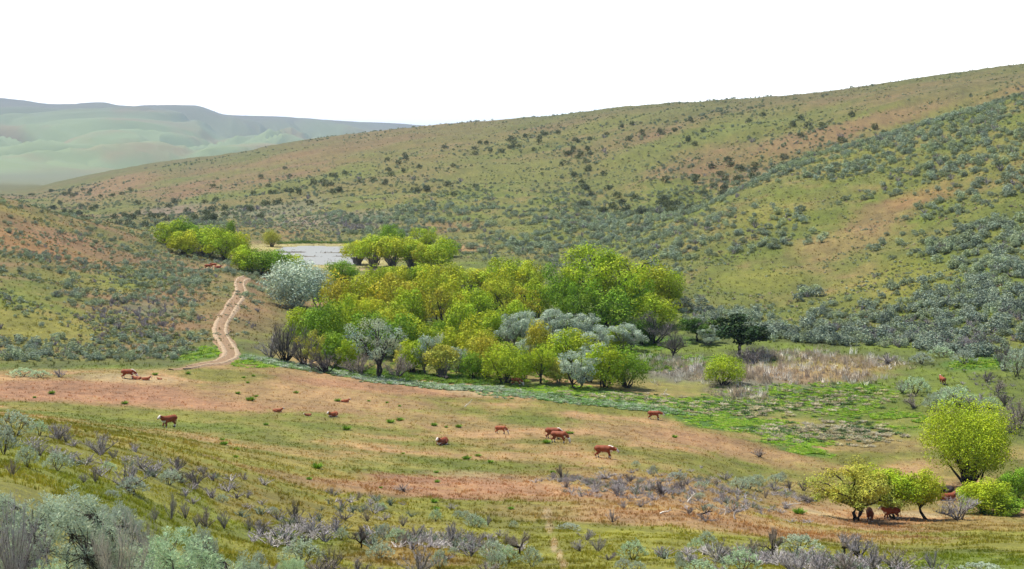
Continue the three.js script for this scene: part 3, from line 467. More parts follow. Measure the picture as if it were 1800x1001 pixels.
// [kind, leaves, bark, x and y of the foot, top, width, name, label]
const W_ = 'willow_bush', T_ = 'tree';
const TREES = [
  // beyond the road, left of the pond
  ['dome', 'lime', 'brown', 303, 432, 391, 56, W_, 'bright green willow at the left end of the clump beyond the road'],
  ['wide', 'green', 'brown', 334, 440, 387, 56, W_, 'tallest green willow in the clump left of the pond'],
  ['dome', 'yellow', 'brown', 322, 448, 408, 52, W_, 'low yellowish willow in front of the left end of the far clump'],
  ['stemmy', 'lime', 'grey', 362, 452, 402, 56, W_, 'lime willow in the middle of the clump beyond the road'],
  ['bare', 'G', 'grey', 380, 432, 391, 34, 'bare_shrub', 'grey leafless crown poking above the willows left of the pond'],
  ['limb', 'green', 'brown', 404, 436, 389, 24, T_, 'small upright green tree rising behind the far clump by the pond'],
  ['wide', 'lime', 'brown', 393, 458, 404, 62, W_, 'broad lime willow at the right end of the clump beyond the road'],
  ['dome', 'yellow', 'grey', 418, 456, 408, 40, W_, 'yellow green willow last in the clump towards the pond'],
  ['dome', 'lime', 'brown', 428, 476, 434, 48, W_, 'lime willow just above the top end of the dirt track'],
  ['wide', 'green', 'brown', 458, 483, 440, 62, W_, 'dark green willow right of the top of the dirt track'],
  ['dome', 'green', 'brown', 487, 482, 442, 50, W_, 'rounded green willow beside the big silvery tree'],
  ['dome', 'lime', 'brown', 513, 478, 449, 46, W_, 'yellow tipped willow on the near left bank of the pond'],
  ['round', 'sallow', 'dark', 477, 434, 404, 28, W_, 'lone olive topped bush on the far shore of the pond'],
  // silvery thicket
  ['silverBig', 'silver', 'grey', 522, 542, 462, 96, 'silver_tree', 'big silvery grey tree below the pond, left of the yellow willows'],
  ['silver', 'silver', 'grey', 556, 540, 474, 54, 'silver_tree', 'narrower silvery tree leaning on the right of the big silvery one'],
  // right of the pond
  ['limb', 'green', 'brown', 686, 446, 397, 42, T_, 'tall green tree standing behind the pond side willows'],
  ['limb', 'lime', 'brown', 748, 448, 403, 42, T_, 'lime tree above the right part of the pond side willows'],
  ['dome', 'green', 'brown', 788, 452, 419, 34, W_, 'last green willow at the right end of the pond side clump'],
  ['dome', 'yellow', 'brown', 720, 456, 418, 44, W_, 'yellow willow between the two taller trees by the pond'],
  ['stemmy', 'yellow', 'grey', 630, 466, 425, 46, W_, 'yellow willow over grey stems at the right edge of the pond'],
  ['stemmy', 'lime', 'grey', 656, 470, 417, 52, W_, 'lime willow over grey stems, second from the pond'],
  ['stemmy', 'yellow', 'grey', 690, 472, 418, 54, W_, 'yellow green willow with bare grey base, third from the pond'],
  ['stemmy', 'lime', 'grey', 724, 472, 426, 50, W_, 'lime willow with bare grey base, fourth from the pond'],
  ['wide', 'lime', 'brown', 768, 476, 422, 62, W_, 'broad lime willow closing the pond side clump on the right'],
  ['dome', 'ochre', 'brown', 745, 474, 432, 36, W_, 'small ochre willow in front of the pond side clump'],
  // upper edge of the grove
  ['limb', 'green', 'brown', 602, 512, 458, 56, T_, 'bright green tree at the upper left corner of the grove'],
  ['limb', 'lime', 'brown', 672, 504, 470, 42, T_, 'lime tree on the upper edge of the grove under the pond side stems'],
  ['dome', 'yellow', 'brown', 700, 512, 470, 48, W_, 'yellow willow on the upper edge of the grove, right of the lime tree'],
  ['dome', 'lime', 'brown', 738, 510, 464, 52, W_, 'rounded lime willow on the grove upper edge'],
  ['wide', 'yellow', 'brown', 782, 520, 464, 62, W_, 'broad yellow willow on the upper edge near the open meadow'],
  ['stemmy', 'yellow', 'grey', 825, 516, 476, 52, W_, 'yellow willow over grey stems facing the open gap'],
  ['wide', 'lime', 'brown', 888, 520, 456, 66, W_, 'tall rounded lime willow on the upper right of the grove'],
  ['dome', 'yellow', 'dark', 925, 522, 462, 54, W_, 'yellow green willow over a dark base beside the great cottonwood'],
  ['dome', 'ochre', 'brown', 850, 516, 474, 36, W_, 'small ochre willow left of the tall rounded lime one'],
  // yellow body of the grove
  ['wide', 'ochre', 'brown', 604, 572, 486, 66, W_, 'ochre willow at the left flank of the grove beside the silvery tree'],
  ['wide', 'yellow', 'brown', 648, 574, 478, 74, W_, 'large yellow willow second along the grove yellow bank'],
  ['wide', 'ochre', 'grey', 694, 580, 486, 74, W_, 'large olive yellow willow in the middle of the yellow bank'],
  ['wide', 'yellow', 'brown', 736, 576, 480, 68, W_, 'yellow willow right of the middle of the yellow bank'],
  ['dome', 'lime', 'grey', 716, 592, 512, 60, W_, 'greener willow standing in front of the yellow bank'],
  ['dome', 'yellow', 'brown', 660, 592, 522, 58, W_, 'lower yellow willow in front of the large yellow ones'],
  ['dome', 'yellow', 'brown', 626, 596, 520, 54, W_, 'yellow willow between the ochre one and the green dome'],
  ['loose', 'ochre', 'dark', 768, 592, 506, 62, T_, 'ochre tree with dark stem showing, right end of the yellow bank'],
  ['dome', 'yellow', 'brown', 796, 578, 492, 58, W_, 'yellow willow behind the ochre tree with the dark stem'],
  ['stemmy', 'lime', 'grey', 834, 584, 510, 60, W_, 'loose lime willow with upright stems near the grey gap'],
  ['dome', 'lime', 'brown', 812, 612, 536, 58, W_, 'lime willow below the loose one in mid grove'],
  ['loose', 'yellow', 'dark', 884, 570, 498, 56, T_, 'yellow tree with two dark stems in mid grove'],
  ['loose', 'ochre', 'dark', 922, 568, 502, 56, T_, 'ochre tree with dark trunk left of the great cottonwood'],
  ['dome', 'lime', 'brown', 862, 600, 546, 52, W_, 'low lime willow between the silvery bushes and the dark stemmed trees'],
  ['dome', 'lime', 'brown', 905, 588, 530, 54, W_, 'lime willow above the first silvery bush'],
  ['bare', 'G', 'grey', 846, 540, 510, 54, 'bare_shrub', 'grey leafless thicket in the gap near the grove upper edge'],
  // great cottonwood and its neighbours
  ['cottonwood', 'lime', 'dark', 1062, 576, 436, 138, T_, 'tallest tree, an open crowned cottonwood with dark limbs showing'],
  ['limb', 'green', 'brown', 992, 574, 470, 64, T_, 'dense green tree left of the open crowned cottonwood'],
  ['limb', 'green', 'dark', 1010, 590, 498, 62, T_, 'deep green tree below and left of the cottonwood'],
  ['dome', 'green', 'brown', 1072, 592, 512, 84, W_, 'vivid green rounded tree in front of the cottonwood'],
  ['limb', 'green', 'brown', 1112, 574, 492, 58, T_, 'green tree touching the cottonwood on its right'],
  ['wide', 'yellow', 'dark', 1150, 545, 463, 74, W_, 'yellow green willow crowning the grove right end'],
  ['limb', 'lime', 'dark', 1180, 544, 478, 48, T_, 'lime tree at the far right of the grove under the sage slope'],
  ['dome', 'ochre', 'brown', 1122, 522, 470, 42, W_, 'ochre willow behind the cottonwood right side'],
  ['wide', 'lime', 'dark', 1150, 580, 520, 78, W_, 'spreading lime willow below the grove right end'],
  ['bare', 'G', 'dark', 1150, 604, 545, 66, 'bare_shrub', 'dark leafless thicket at the right end of the grove'],
  ['bareTrunk', 'G', 'dark', 1184, 634, 580, 48, 'bare_shrub', 'leafless dark shrub on a short trunk among pale dead stems'],
  ['dome', 'deep', 'dark', 1128, 606, 560, 44, W_, 'dark green bush between the vivid tree and the dark thicket'],
  // silvery belt
  ['silver', 'silver', 'grey', 900, 610, 552, 54, 'silver_tree', 'first silvery bush from the left in the belt across the grove'],
  ['silver', 'silver', 'grey', 930, 600, 548, 46, 'silver_tree', 'second silvery bush of the belt, behind the ochre one'],
  ['silver', 'silver', 'grey', 968, 602, 544, 60, 'silver_tree', 'spiky silvery bush in the middle of the belt'],
  ['silver', 'silver', 'grey', 1022, 606, 550, 60, 'silver_tree', 'silvery bush in front of the cottonwood trunk'],
  ['silver', 'silver', 'grey', 1054, 620, 572, 48, 'silver_tree', 'silvery bush below the vivid green rounded tree'],
  ['silver', 'silver', 'grey', 1104, 616, 570, 56, 'silver_tree', 'silvery bush last of the belt beside the dark thicket'],
  ['silver', 'silver', 'grey', 1048, 654, 602, 52, 'silver_tree', 'silvery bush between the two front rows of willows'],
  ['silver', 'silver', 'grey', 932, 632, 592, 44, 'silver_tree', 'small silvery bush behind the round lime dome'],
  ['dome', 'lime', 'brown', 1084, 614, 574, 44, W_, 'lime willow wedged between two silvery bushes'],
  ['dome', 'ochre', 'brown', 948, 634, 568, 46, W_, 'ochre willow in front of the spiky silvery bush'],
  // left front of the grove
  ['wide', 'green', 'dark', 566, 624, 530, 76, W_, 'big rounded green tree at the left front of the grove'],
  ['wide', 'lime', 'dark', 604, 618, 528, 62, W_, 'green dome right behind the big rounded one at the left front'],
  ['dome', 'lime', 'brown', 530, 606, 544, 50, W_, 'yellow tipped willow at the grove far left above the grey thicket'],
  ['dome', 'green', 'dark', 592, 646, 582, 54, W_, 'green willow under the big rounded green tree'],
  ['bare', 'G', 'dark', 502, 636, 556, 58, 'bare_shrub', 'dark grey leafless thicket at the left front corner of the grove'],
  ['bare', 'thicket', 'dark', 534, 644, 572, 52, 'bare_shrub', 'second dark thicket from the grove left front corner'],
  ['bare', 'deadTwig', 'grey', 474, 630, 586, 46, 'bare_shrub', 'pale grey leafless bush nearest the dirt track'],
  ['loose', 'sallow', 'grey', 552, 652, 582, 44, T_, 'thin leaved sallow sapling over grey thickets'],
  ['bare', 'thicket', 'dark', 572, 656, 612, 58, 'bare_shrub', 'low grey thicket left of the forked tree'],
  ['wide', 'green', 'brown', 648, 626, 552, 76, W_, 'green tree behind the forked silvery one'],
  ['dome', 'green', 'brown', 696, 628, 556, 62, W_, 'green tree behind and right of the forked one'],
  ['fork', 'sage', 'dark', 664, 665, 560, 88, T_, 'forked tree with dark trunk and sparse silvery leaves in front of the grove'],
  ['bare', 'deadBrown', 'grey', 632, 660, 618, 56, 'bare_shrub', 'brownish leafless bush left of the forked trunk'],
  ['bare', 'deadBrown', 'grey', 696, 664, 622, 54, 'bare_shrub', 'brownish leafless bush right of the forked trunk'],
  ['dome', 'lime', 'brown', 612, 652, 600, 38, W_, 'small lime willow between thicket and forked tree'],
  // front centre
  ['dome', 'lime', 'brown', 726, 658, 600, 50, W_, 'lime willow right of the brownish bush at the front'],
  ['loose', 'silver', 'grey', 752, 660, 588, 48, 'silver_tree', 'thin silvery tree in the middle of the grove front'],
  ['stemmy', 'sallow', 'grey', 776, 664, 610, 50, W_, 'sallow willow above the resting brown cow'],
  ['dome', 'green', 'brown', 776, 612, 562, 34, W_, 'small bright green dome in mid grove'],
  ['silver', 'silver', 'grey', 752, 612, 580, 34, 'silver_tree', 'small silvery bush left of the bright green dome'],
  ['dome', 'yellow', 'brown', 800, 642, 578, 50, W_, 'yellow willow above the sallow one at the front'],
  ['wide', 'yellow', 'brown', 838, 650, 566, 64, W_, 'tall yellow willow behind the left of the round lime dome'],
  ['wide', 'ochre', 'brown', 854, 664, 588, 62, W_, 'ochre green willow pressed against the round lime dome'],
  ['silver', 'silver', 'grey', 806, 660, 610, 36, 'silver_tree', 'small silvery bush low at the front of the grove'],
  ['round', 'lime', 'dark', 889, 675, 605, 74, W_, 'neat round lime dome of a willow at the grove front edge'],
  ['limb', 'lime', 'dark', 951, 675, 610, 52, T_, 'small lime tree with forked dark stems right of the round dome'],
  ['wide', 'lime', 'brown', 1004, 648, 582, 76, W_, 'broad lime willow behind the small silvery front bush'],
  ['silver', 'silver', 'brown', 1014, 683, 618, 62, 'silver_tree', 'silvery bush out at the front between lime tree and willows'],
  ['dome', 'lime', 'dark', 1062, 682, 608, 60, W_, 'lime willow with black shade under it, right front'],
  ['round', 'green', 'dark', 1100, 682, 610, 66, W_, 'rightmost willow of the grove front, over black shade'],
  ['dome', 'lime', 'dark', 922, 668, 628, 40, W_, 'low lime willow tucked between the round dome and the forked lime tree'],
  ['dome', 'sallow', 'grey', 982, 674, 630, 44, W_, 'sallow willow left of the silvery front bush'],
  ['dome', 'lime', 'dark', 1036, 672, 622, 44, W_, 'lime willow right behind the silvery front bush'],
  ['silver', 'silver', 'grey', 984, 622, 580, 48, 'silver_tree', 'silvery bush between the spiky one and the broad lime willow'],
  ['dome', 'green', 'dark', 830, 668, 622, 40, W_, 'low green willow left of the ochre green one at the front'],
  ['dome', 'sallow', 'grey', 716, 650, 606, 44, W_, 'sallow willow behind the right brownish leafless bush'],
  ['wide', 'lime', 'brown', 748, 630, 568, 62, W_, 'lime willow in mid grove left of the small bright green dome'],
  ['wide', 'yellow', 'brown', 690, 608, 540, 66, W_, 'yellow green willow in mid grove above the two green trees'],
  ['wide', 'lime', 'brown', 945, 560, 494, 56, W_, 'lime willow at the left foot of the dense green tree'],
  ['wide', 'yellow', 'brown', 875, 545, 482, 54, W_, 'yellow willow below the tall rounded lime one'],
  // right of the grove
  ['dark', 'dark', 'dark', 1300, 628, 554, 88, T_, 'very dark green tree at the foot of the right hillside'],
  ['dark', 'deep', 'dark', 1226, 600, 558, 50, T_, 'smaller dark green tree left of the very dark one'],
  ['silver', 'sage', 'grey', 1244, 606, 578, 38, 'silver_tree', 'grey green bush between the two dark trees'],
  ['bare', 'G', 'grey', 1320, 640, 606, 70, 'bare_shrub', 'fallen grey branches under the very dark tree'],
  ['round', 'lime', 'dark', 1273, 677, 626, 64, W_, 'lone round lime willow among the pale dead stems'],
  // near right group
  ['bigWillow', 'lime', 'dark', 1706, 858, 712, 164, W_, 'largest bright lime willow at the right edge of the picture'],
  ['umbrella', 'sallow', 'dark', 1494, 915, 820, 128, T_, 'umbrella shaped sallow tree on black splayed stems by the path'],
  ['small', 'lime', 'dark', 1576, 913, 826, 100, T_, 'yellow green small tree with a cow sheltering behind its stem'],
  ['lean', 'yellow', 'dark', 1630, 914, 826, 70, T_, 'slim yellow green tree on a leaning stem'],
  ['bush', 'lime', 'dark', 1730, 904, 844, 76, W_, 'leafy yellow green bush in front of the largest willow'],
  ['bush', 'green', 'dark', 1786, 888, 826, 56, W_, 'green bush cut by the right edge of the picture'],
  ['bare', 'deadTwig', 'grey', 1686, 914, 868, 74, 'bare_shrub', 'grey leafless bush between leaning tree and leafy bush'],
  ['bush', 'green', 'dark', 1760, 905, 872, 70, W_, 'low green bush along the path at the far right'],
];
const CATEGORY = { willow_bush: 'willow', tree: 'tree', bare_shrub: 'shrub', silver_tree: 'tree' };
const nth = {}, R05 = rngOf(505);
for (const [kind, leaf, bark, px, py, top, w, name, label] of TREES) {
  const k = nth[kind] = (nth[kind] ?? -1) + 1, protos = TREE[kind], p = protos[k % protos.length], s = standing(px, py, (py - top) * 1.05, w * (kind === 'stemmy' || kind === 'bare' ? 1.35 : kind === 'bigWillow' || kind === 'umbrella' ? 1 : 1.2));
  const bare = kind.startsWith('bare'), g = plant(name, p, bare ? (BARK[leaf] ?? BARK.thicket) : LEAF[leaf], BARK[bark], s.pos, s.size, R05() * 6.28, bare ? ['stem', 'twigs'] : ['trunk', 'crown']);
  if (kind === 'lean') g.rotation.y = 0; if (kind === 'umbrella') g.rotation.y = 0.6;
  tag(g, label, CATEGORY[name]);
}

// ------------------------------------------------------------------ sagebrush one can tell apart
const SAGE = {
  near: [301, 302].map((s) => sageBush(s, { stems: 8, tufts: 230, leaves: 125, len: 0.028, wid: 0.24, tuftH: 0.12, stalk: 0, stemR: 0.02, spread: 0.58 })),
  nearLow: [303, 304].map((s) => sageBush(s, { stems: 7, tufts: 200, leaves: 120, len: 0.03, wid: 0.24, tuftH: 0.13, stalk: 0, stemR: 0.018, spread: 0.62 })),
  mid: [311, 312, 313, 314].map((s) => sageBush(s, { stems: 6, tufts: 60, leaves: 26, len: 0.075, wid: 0.36, stalk: 1 })),
};
const DEAD = {
  near: [321, 322].map((s) => bareShrub(s, { stems: 30, twigs: 900, w: 0.008, spread: 0.6 })),
  mid: [331, 332, 333, 334, 335].map((s) => bareShrub(s, { stems: 12, twigs: 300, w: 0.018, spread: 0.56 })),
  stemmed: [341, 342].map((s) => bareShrub(s, { stems: 8, twigs: 300, w: 0.02, spread: 0.56, trunk: 0.28 })),
};
const NEAR = [  // [kind, material, x, distance, top, width, name, label]
  ['near', 'sage', 96, 9.6, 838, 270, 'sagebrush', 'biggest grey green sagebrush with dark forked stems, lower left corner'],
  ['nearLow', 'sageFresh', 296, 10.4, 912, 250, 'sagebrush', 'second biggest sagebrush, fresh pale green, along the bottom edge at left'],
  ['nearLow', 'sageFresh', 70, 7.6, 962, 150, 'sagebrush', 'sagebrush tips cut by the bottom edge below the biggest one'],
  ['near', 'sage', 425, 14, 958, 150, 'sagebrush', 'grey green sagebrush at the bottom edge right of the fresh green one'],
  ['nearLow', 'sageBlue', 345, 16, 914, 84, 'sagebrush', 'blue grey sagebrush top rising behind the fresh green one'],
  ['nearDead', 'deadTwig', 6, 9, 858, 150, 'dead_shrub', 'grey leafless bush at the left edge against the biggest sagebrush'],
  ['nearDead', 'straw', 190, 9.4, 884, 150, 'dead_shrub', 'straw coloured dead bush between the two biggest sagebrushes'],
  ['nearDead', 'deadTwig', 250, 12.5, 900, 110, 'dead_shrub', 'pale splayed dead twigs behind the straw coloured bush'],
  ['near', 'sageBlue', 190, 14.5, 868, 130, 'sagebrush', 'grey green sagebrush between the biggest one and the straw coloured bush'],
  ['nearLow', 'sageFresh', 505, 19, 965, 90, 'sagebrush', 'small fresh green sagebrush at the bottom, right end of the big cluster'],
  ['nearLow', 'sage', 175, 7.8, 985, 150, 'sagebrush', 'sagebrush tips at the bottom edge below the straw coloured bush'],
  ['near', 'sage', -40, 11, 842, 170, 'sagebrush', 'sagebrush reaching in from the left edge above the grey leafless bush'],
];
{
  const R = rngOf(66), n = {};
  for (const [kind, mat, px, d, top, w, name, label] of NEAR) {
    const [x, z] = spot(px, d), y = groundY(x, z) - 0.05, [, by] = toPhoto(x, y, z), p = kind === 'nearDead' ? DEAD.near : SAGE[kind], k = n[kind] = (n[kind] ?? -1) + 1;
    const H = (by - top) / FOCAL * d / 0.98, W = w / FOCAL * d / 1.2;
    tag(plant(name, p[k % p.length], kind === 'nearDead' ? BARK[mat] : LEAF[mat], kind === 'nearDead' ? BARK.grey : BARK.dark, [x, y, z], [W, H], R() * 6.28, kind === 'nearDead' ? ['stem', 'twigs'] : ['stem', 'foliage']), label, 'bush');
  }
}
const BUSHES = `S 27 768 45 50;S 69 766 26 26;D 100 775 32 46;D 114 778 18 26;S 6 800 50 36;S 47 822 40 32;D 70 801 28 26;D 21 838 30 24;S 100 829 34 38;D 175 800 38 48;D 199 807 18 16;D 167 849 30 20;S 190 832 20 22;D 147 850 18 16;D 224 862 46 62;S 232 871 32 42;S 195 878 17 23;D 311 828 24 26;S 298 853 27 34;D 322 853 24 26;D 345 853 28 34;D 357 835 16 14;D 272 918 28 16;D 300 915 48 18;D 325 912 30 20;D 362 930 36 36;D 345 926 20 12;D 394 930 34 22;D 438 935 28 14;D 462 940 26 30;S 390 885 16 18;D 434 876 14 18;D 412 862 12 16;S 480 905 14 16;D 519 918 38 30;D 524 926 22 34;D 458 942 26 28;D 498 930 14 16;D 545 940 20 32;D 560 930 15 15;S 600 950 22 20;T 634 965 38 38;S 675 950 30 24;S 698 956 28 30;D 711 962 26 22;D 732 945 26 28;D 708 926 22 16;S 669 982 28 36;S 530 995 48 58;D 537 956 20 20;D 580 1012 52 42;D 560 1016 32 62;D 632 1018 36 72;D 737 1015 50 58;S 772 1002 36 24;S 797 976 14 16;D 794 960 40 42;S 832 927 24 26;D 645 917 20 20;S 670 899 15 17;D 628 880 15 18;D 659 880 13 20;D 709 864 13 36;S 766 917 22 18;S 805 913 16 16;D 794 897 12 20;D 836 960 30 32;S 455 1000 30 22;D 478 1008 20 24;S 842 928 18 24;D 857 925 20 12;S 818 912 14 16;S 867 985 36 38;S 893 992 32 32;S 872 1004 38 30;S 935 997 36 28;T 914 975 42 40;D 889 958 22 13;D 853 1012 24 44;D 824 966 22 40;S 903 930 15 13;S 1000 932 11 32;D 1031 950 20 28;D 1020 970 22 28;D 1051 970 26 26;S 1113 985 36 40;S 1096 1002 20 26;S 1121 1006 20 24;D 1070 985 14 28;D 1077 919 22 20;S 1196 1002 30 15;D 988 845 28 18;D 996 858 20 16;D 972 842 12 12;D 1047 862 18 28;D 1064 842 14 38;D 1088 873 20 38;D 1105 847 14 26;D 1121 856 11 15;S 1148 838 20 13;S 1118 821 11 12;D 1165 872 27 38;D 1096 894 13 17;D 1126 892 13 18;D 1035 852 12 18;S 1190 842 12 26;D 1275 844 13 24;D 1261 854 13 15;S 1300 862 22 30;S 1318 860 22 28;S 1332 852 18 22;S 1364 850 16 24;S 1374 846 16 16;D 1362 864 15 26;D 1388 861 17 19;D 1413 863 22 22;D 1421 884 16 32;D 1380 896 13 28;D 1274 883 14 17;D 1290 904 16 42;S 1247 898 11 22;D 1242 918 12 38;D 1336 804 15 26;S 1231 859 12 18;S 1230 876 9 16;D 1198 862 22 16;D 1346 876 18 10;D 1210 905 14 20;T 1358 985 56 40;S 1243 960 26 26;S 1225 972 25 28;D 1262 986 38 40;D 1316 976 30 38;S 1304 1010 46 52;S 1232 1016 32 44;S 1198 1006 20 17;S 1193 986 17 11;S 1405 972 32 60;D 1402 1016 46 54;D 1447 1012 38 30;T 1484 976 42 54;D 1492 1012 42 44;T 1510 992 50 60;D 1534 1002 42 44;D 1580 1004 40 62;D 1640 1002 36 28;S 1728 1010 18 62;S 1610 693 30 40;D 1586 691 24 22;S 1640 722 30 28;S 1684 716 36 52;S 1664 708 26 36;D 1718 720 30 40;D 1608 718 20 34;D 1734 672 20 26;D 1764 652 50 30;S 1788 662 50 40;D 1768 713 27 36;D 1790 752 50 52;D 1752 690 22 30;S 1694 640 24 34;D 1730 615 26 34;S 1740 720 22 30;D 1776 762 30 36;S 40 662 14 40;S 70 664 12 30;D 105 664 14 26;D 1700 612 22 36;S 1620 640 20 30;S 1655 628 18 34;D 1560 640 18 32`.split(';').map((r) => { const q = r.split(' '); return [q[0], ...q.slice(1).map(Number)]; });
const GREEN_TUFTS = `90 693 10;218 711 10;272 660 9;330 658 8;418 693 8;440 705 14;450 698 6;428 665 6;445 662 6;435 674 6;520 692 8;593 706 10;467 748 8;393 783 13;415 792 9;414 805 8;686 744 12;703 740 11;609 756 13;763 749 10;784 752 6;806 752 10;702 715 5;680 709 5;708 799 6;543 844 9;557 824 17;767 832 8;768 849 9;862 814 9;840 803 9;961 780 13;997 763 8;1004 763 8;669 859 6;763 884 11;765 897 11;820 808 12;1405 904 18;972 832 9;898 896 9;390 775 8;648 706 5;1186 770 9;60 700 6`.split(';').map((r) => r.split(' ').map(Number));
const ZONES = [  // [test on the foot's place, words]
  [(x, y) => y < 680 && x < 300, 'at the foot of the left hill'],
  [(x, y) => y < 770 && x > 1500, 'behind the largest willow'],
  [(x, y) => x < 130 && y < 845, 'at the left edge'],
  [(x, y) => x < 260 && y < 885, 'above the biggest sagebrush at left'],
  [(x, y) => x < 415 && y < 880, 'below the white faced cow at left'],
  [(x, y) => x < 415, 'behind the fresh green sagebrush'],
  [(x, y) => x < 570 && y < 960, 'left of the little tree shaped bush'],
  [(x, y) => x < 690 && y < 925, 'below the resting red cow'],
  [(x, y) => x < 600, 'along the bottom edge'],
  [(x, y) => x < 690, 'under the little tree shaped bush'],
  [(x, y) => x < 850 && y < 935, 'atop the central brush patch'],
  [(x, y) => x < 760, 'left in the central brush patch'],
  [(x, y) => x < 860, 'in the central brush patch core'],
  [(x, y) => x < 960 && y > 880, 'right of the central brush patch'],
  [(x, y) => x < 1080 && y < 900, 'in litter below the grazing cow'],
  [(x, y) => x < 1150 && y > 900, 'in the lone bottom cluster'],
  [(x, y) => x < 1180 && y < 900, 'right of the nearest grazing cow'],
  [(x, y) => x < 1290 && y < 925, 'in the grey litter field'],
  [(x, y) => x < 1345 && y < 925, 'at the litter field sage clump'],
  [(x, y) => y < 925, 'just left of the umbrella tree'],
  [(x, y) => x < 1270, 'left in the bottom right brush'],
  [(x, y) => x < 1380, 'mid in the bottom right brush'],
  [(x, y) => x < 1500, 'below the umbrella shaped tree'],
  [() => true, 'beneath the reddish path'],
];
const ORD = ['leftmost', 'second', 'third', 'fourth', 'fifth', 'sixth', 'seventh', 'eighth', 'ninth', 'tenth', 'eleventh', 'twelfth', 'thirteenth', 'fourteenth'];
{
  const R = rngOf(77), by = new Map(), n = { S: 0, D: 0, T: 0 };
  for (const b of BUSHES) { const k = ZONES.findIndex(([f]) => f(b[1], b[2])) + (b[0] === 'S' ? 'S' : 'D'); if (!by.has(k)) by.set(k, []); by.get(k).push(b); }
  for (const [k, list] of by) {
    list.sort((p, q) => p[1] - q[1]);
    list.forEach((b, i) => {
      const [type, px, py, h, w] = b, s = standing(px, py, h * 1.15, w * (type === 'S' ? 1.08 : 1.3)), live = type === 'S', p = live ? SAGE.mid : type === 'T' ? DEAD.stemmed : DEAD.mid, q = n[type]++;
      const m = live ? [LEAF.sage, LEAF.sageBlue, LEAF.sage, LEAF.sageFresh][(R() * 4) | 0] : [BARK.deadTwig, BARK.deadTwig, BARK.thicket, BARK.deadBrown][(R() * 4) | 0];
      const g = plant(live ? 'sagebrush' : 'dead_shrub', p[q % p.length], m, live ? BARK.brown : type === 'T' ? BARK.dark : BARK.grey, s.pos, s.size, R() * 6.28, live ? ['stem', 'foliage'] : ['stem', 'twigs']);
      const what = live ? 'grey green sagebrush' : 'grey dead bush', where = ZONES[parseInt(k)][1];
      tag(g, list.length === 1 ? `only ${what} ${where}` : i ? `${ORD[i]} ${what} from the left ${where}` : `leftmost ${what} ${where}`, 'bush', live ? 'sagebrush of the near slopes' : 'dead bushes of the near slopes');
    });
  }
}
{
  const protos = [351, 352, 353].map((s) => tussock(s, { blades: 150, len: 0.62, wid: 0.075, lean: 1.5 })), R = rngOf(88);
  const rows = [[(x, y) => x < 350, 'at the left of the meadow'], [(x, y) => x < 460 && y < 720, 'on the pink band left of centre'], [(x, y) => x < 480, 'near the white faced cow'], [(x, y) => x < 720 && y < 770, 'near the resting calves'], [(x, y) => x < 720, 'low in the middle of the meadow'], [(x, y) => y < 760 && x < 900, 'in the row above the resting cow'], [(x, y) => x < 900, 'below the resting red cow'], [(x, y) => x < 1050 && y < 800, 'beside the two grazing cows'], [() => true, 'on the right of the meadow']];
  const by = new Map(); for (const t of GREEN_TUFTS) { const k = rows.findIndex(([f]) => f(t[0], t[1])); if (!by.has(k)) by.set(k, []); by.get(k).push(t); }
  let q = 0;
  for (const [k, list] of by) {
    list.sort((a, b) => a[0] - b[0]);
    list.forEach(([px, py, s], i) => {
      const st = standing(px, py, s * 1.1, s * 1.25), m = meshOf(numbered('green_tuft'), protos[q++ % 3], LEAF.tuft, scene); m.position.set(...st.pos); m.scale.set(st.size[0], st.size[1], st.size[0]); m.rotation.y = R() * 6.28;
      tag(m, `${i ? ORD[i] : 'leftmost'} dark green weedy tuft ${i ? 'from the left ' : ''}${rows[k][1]}`, 'plant', 'green tufts dotted over the meadow');
    });
  }
}

// ------------------------------------------------------------------ cover that nobody could count
function instances(name, geometry, material, list, parent) {      // list of [x, y, z, width, height, turn, r, g, b]
  const m = new THREE.InstancedMesh(geometry, material, list.length), M = new THREE.Matrix4(), q = new THREE.Quaternion(), up = V(0, 1, 0), c = new THREE.Color(), P = V(0, 0, 0), S = V(1, 1, 1);
  list.forEach((a, i) => { q.setFromAxisAngle(up, a[5]); M.compose(P.set(a[0], a[1], a[2]), q, S.set(a[3], a[4], a[3])); m.setMatrixAt(i, M); m.setColorAt(i, c.setRGB(a[6], a[7], a[8])); });
  m.name = name; m.castShadow = m.receiveShadow = true; parent.add(m); return m;
}
function cover(name, label, category, geometries, material, list) {
  const g = new THREE.Group(); g.name = name; scene.add(g); const n = geometries.length;
  geometries.forEach((G, k) => { const l = list.filter((_, i) => i % n === k); if (l.length) instances('clump', G, material, l, g); });
  return tag(g, label, category, null, 'stuff');
}
const WHITE = [1, 1, 1];
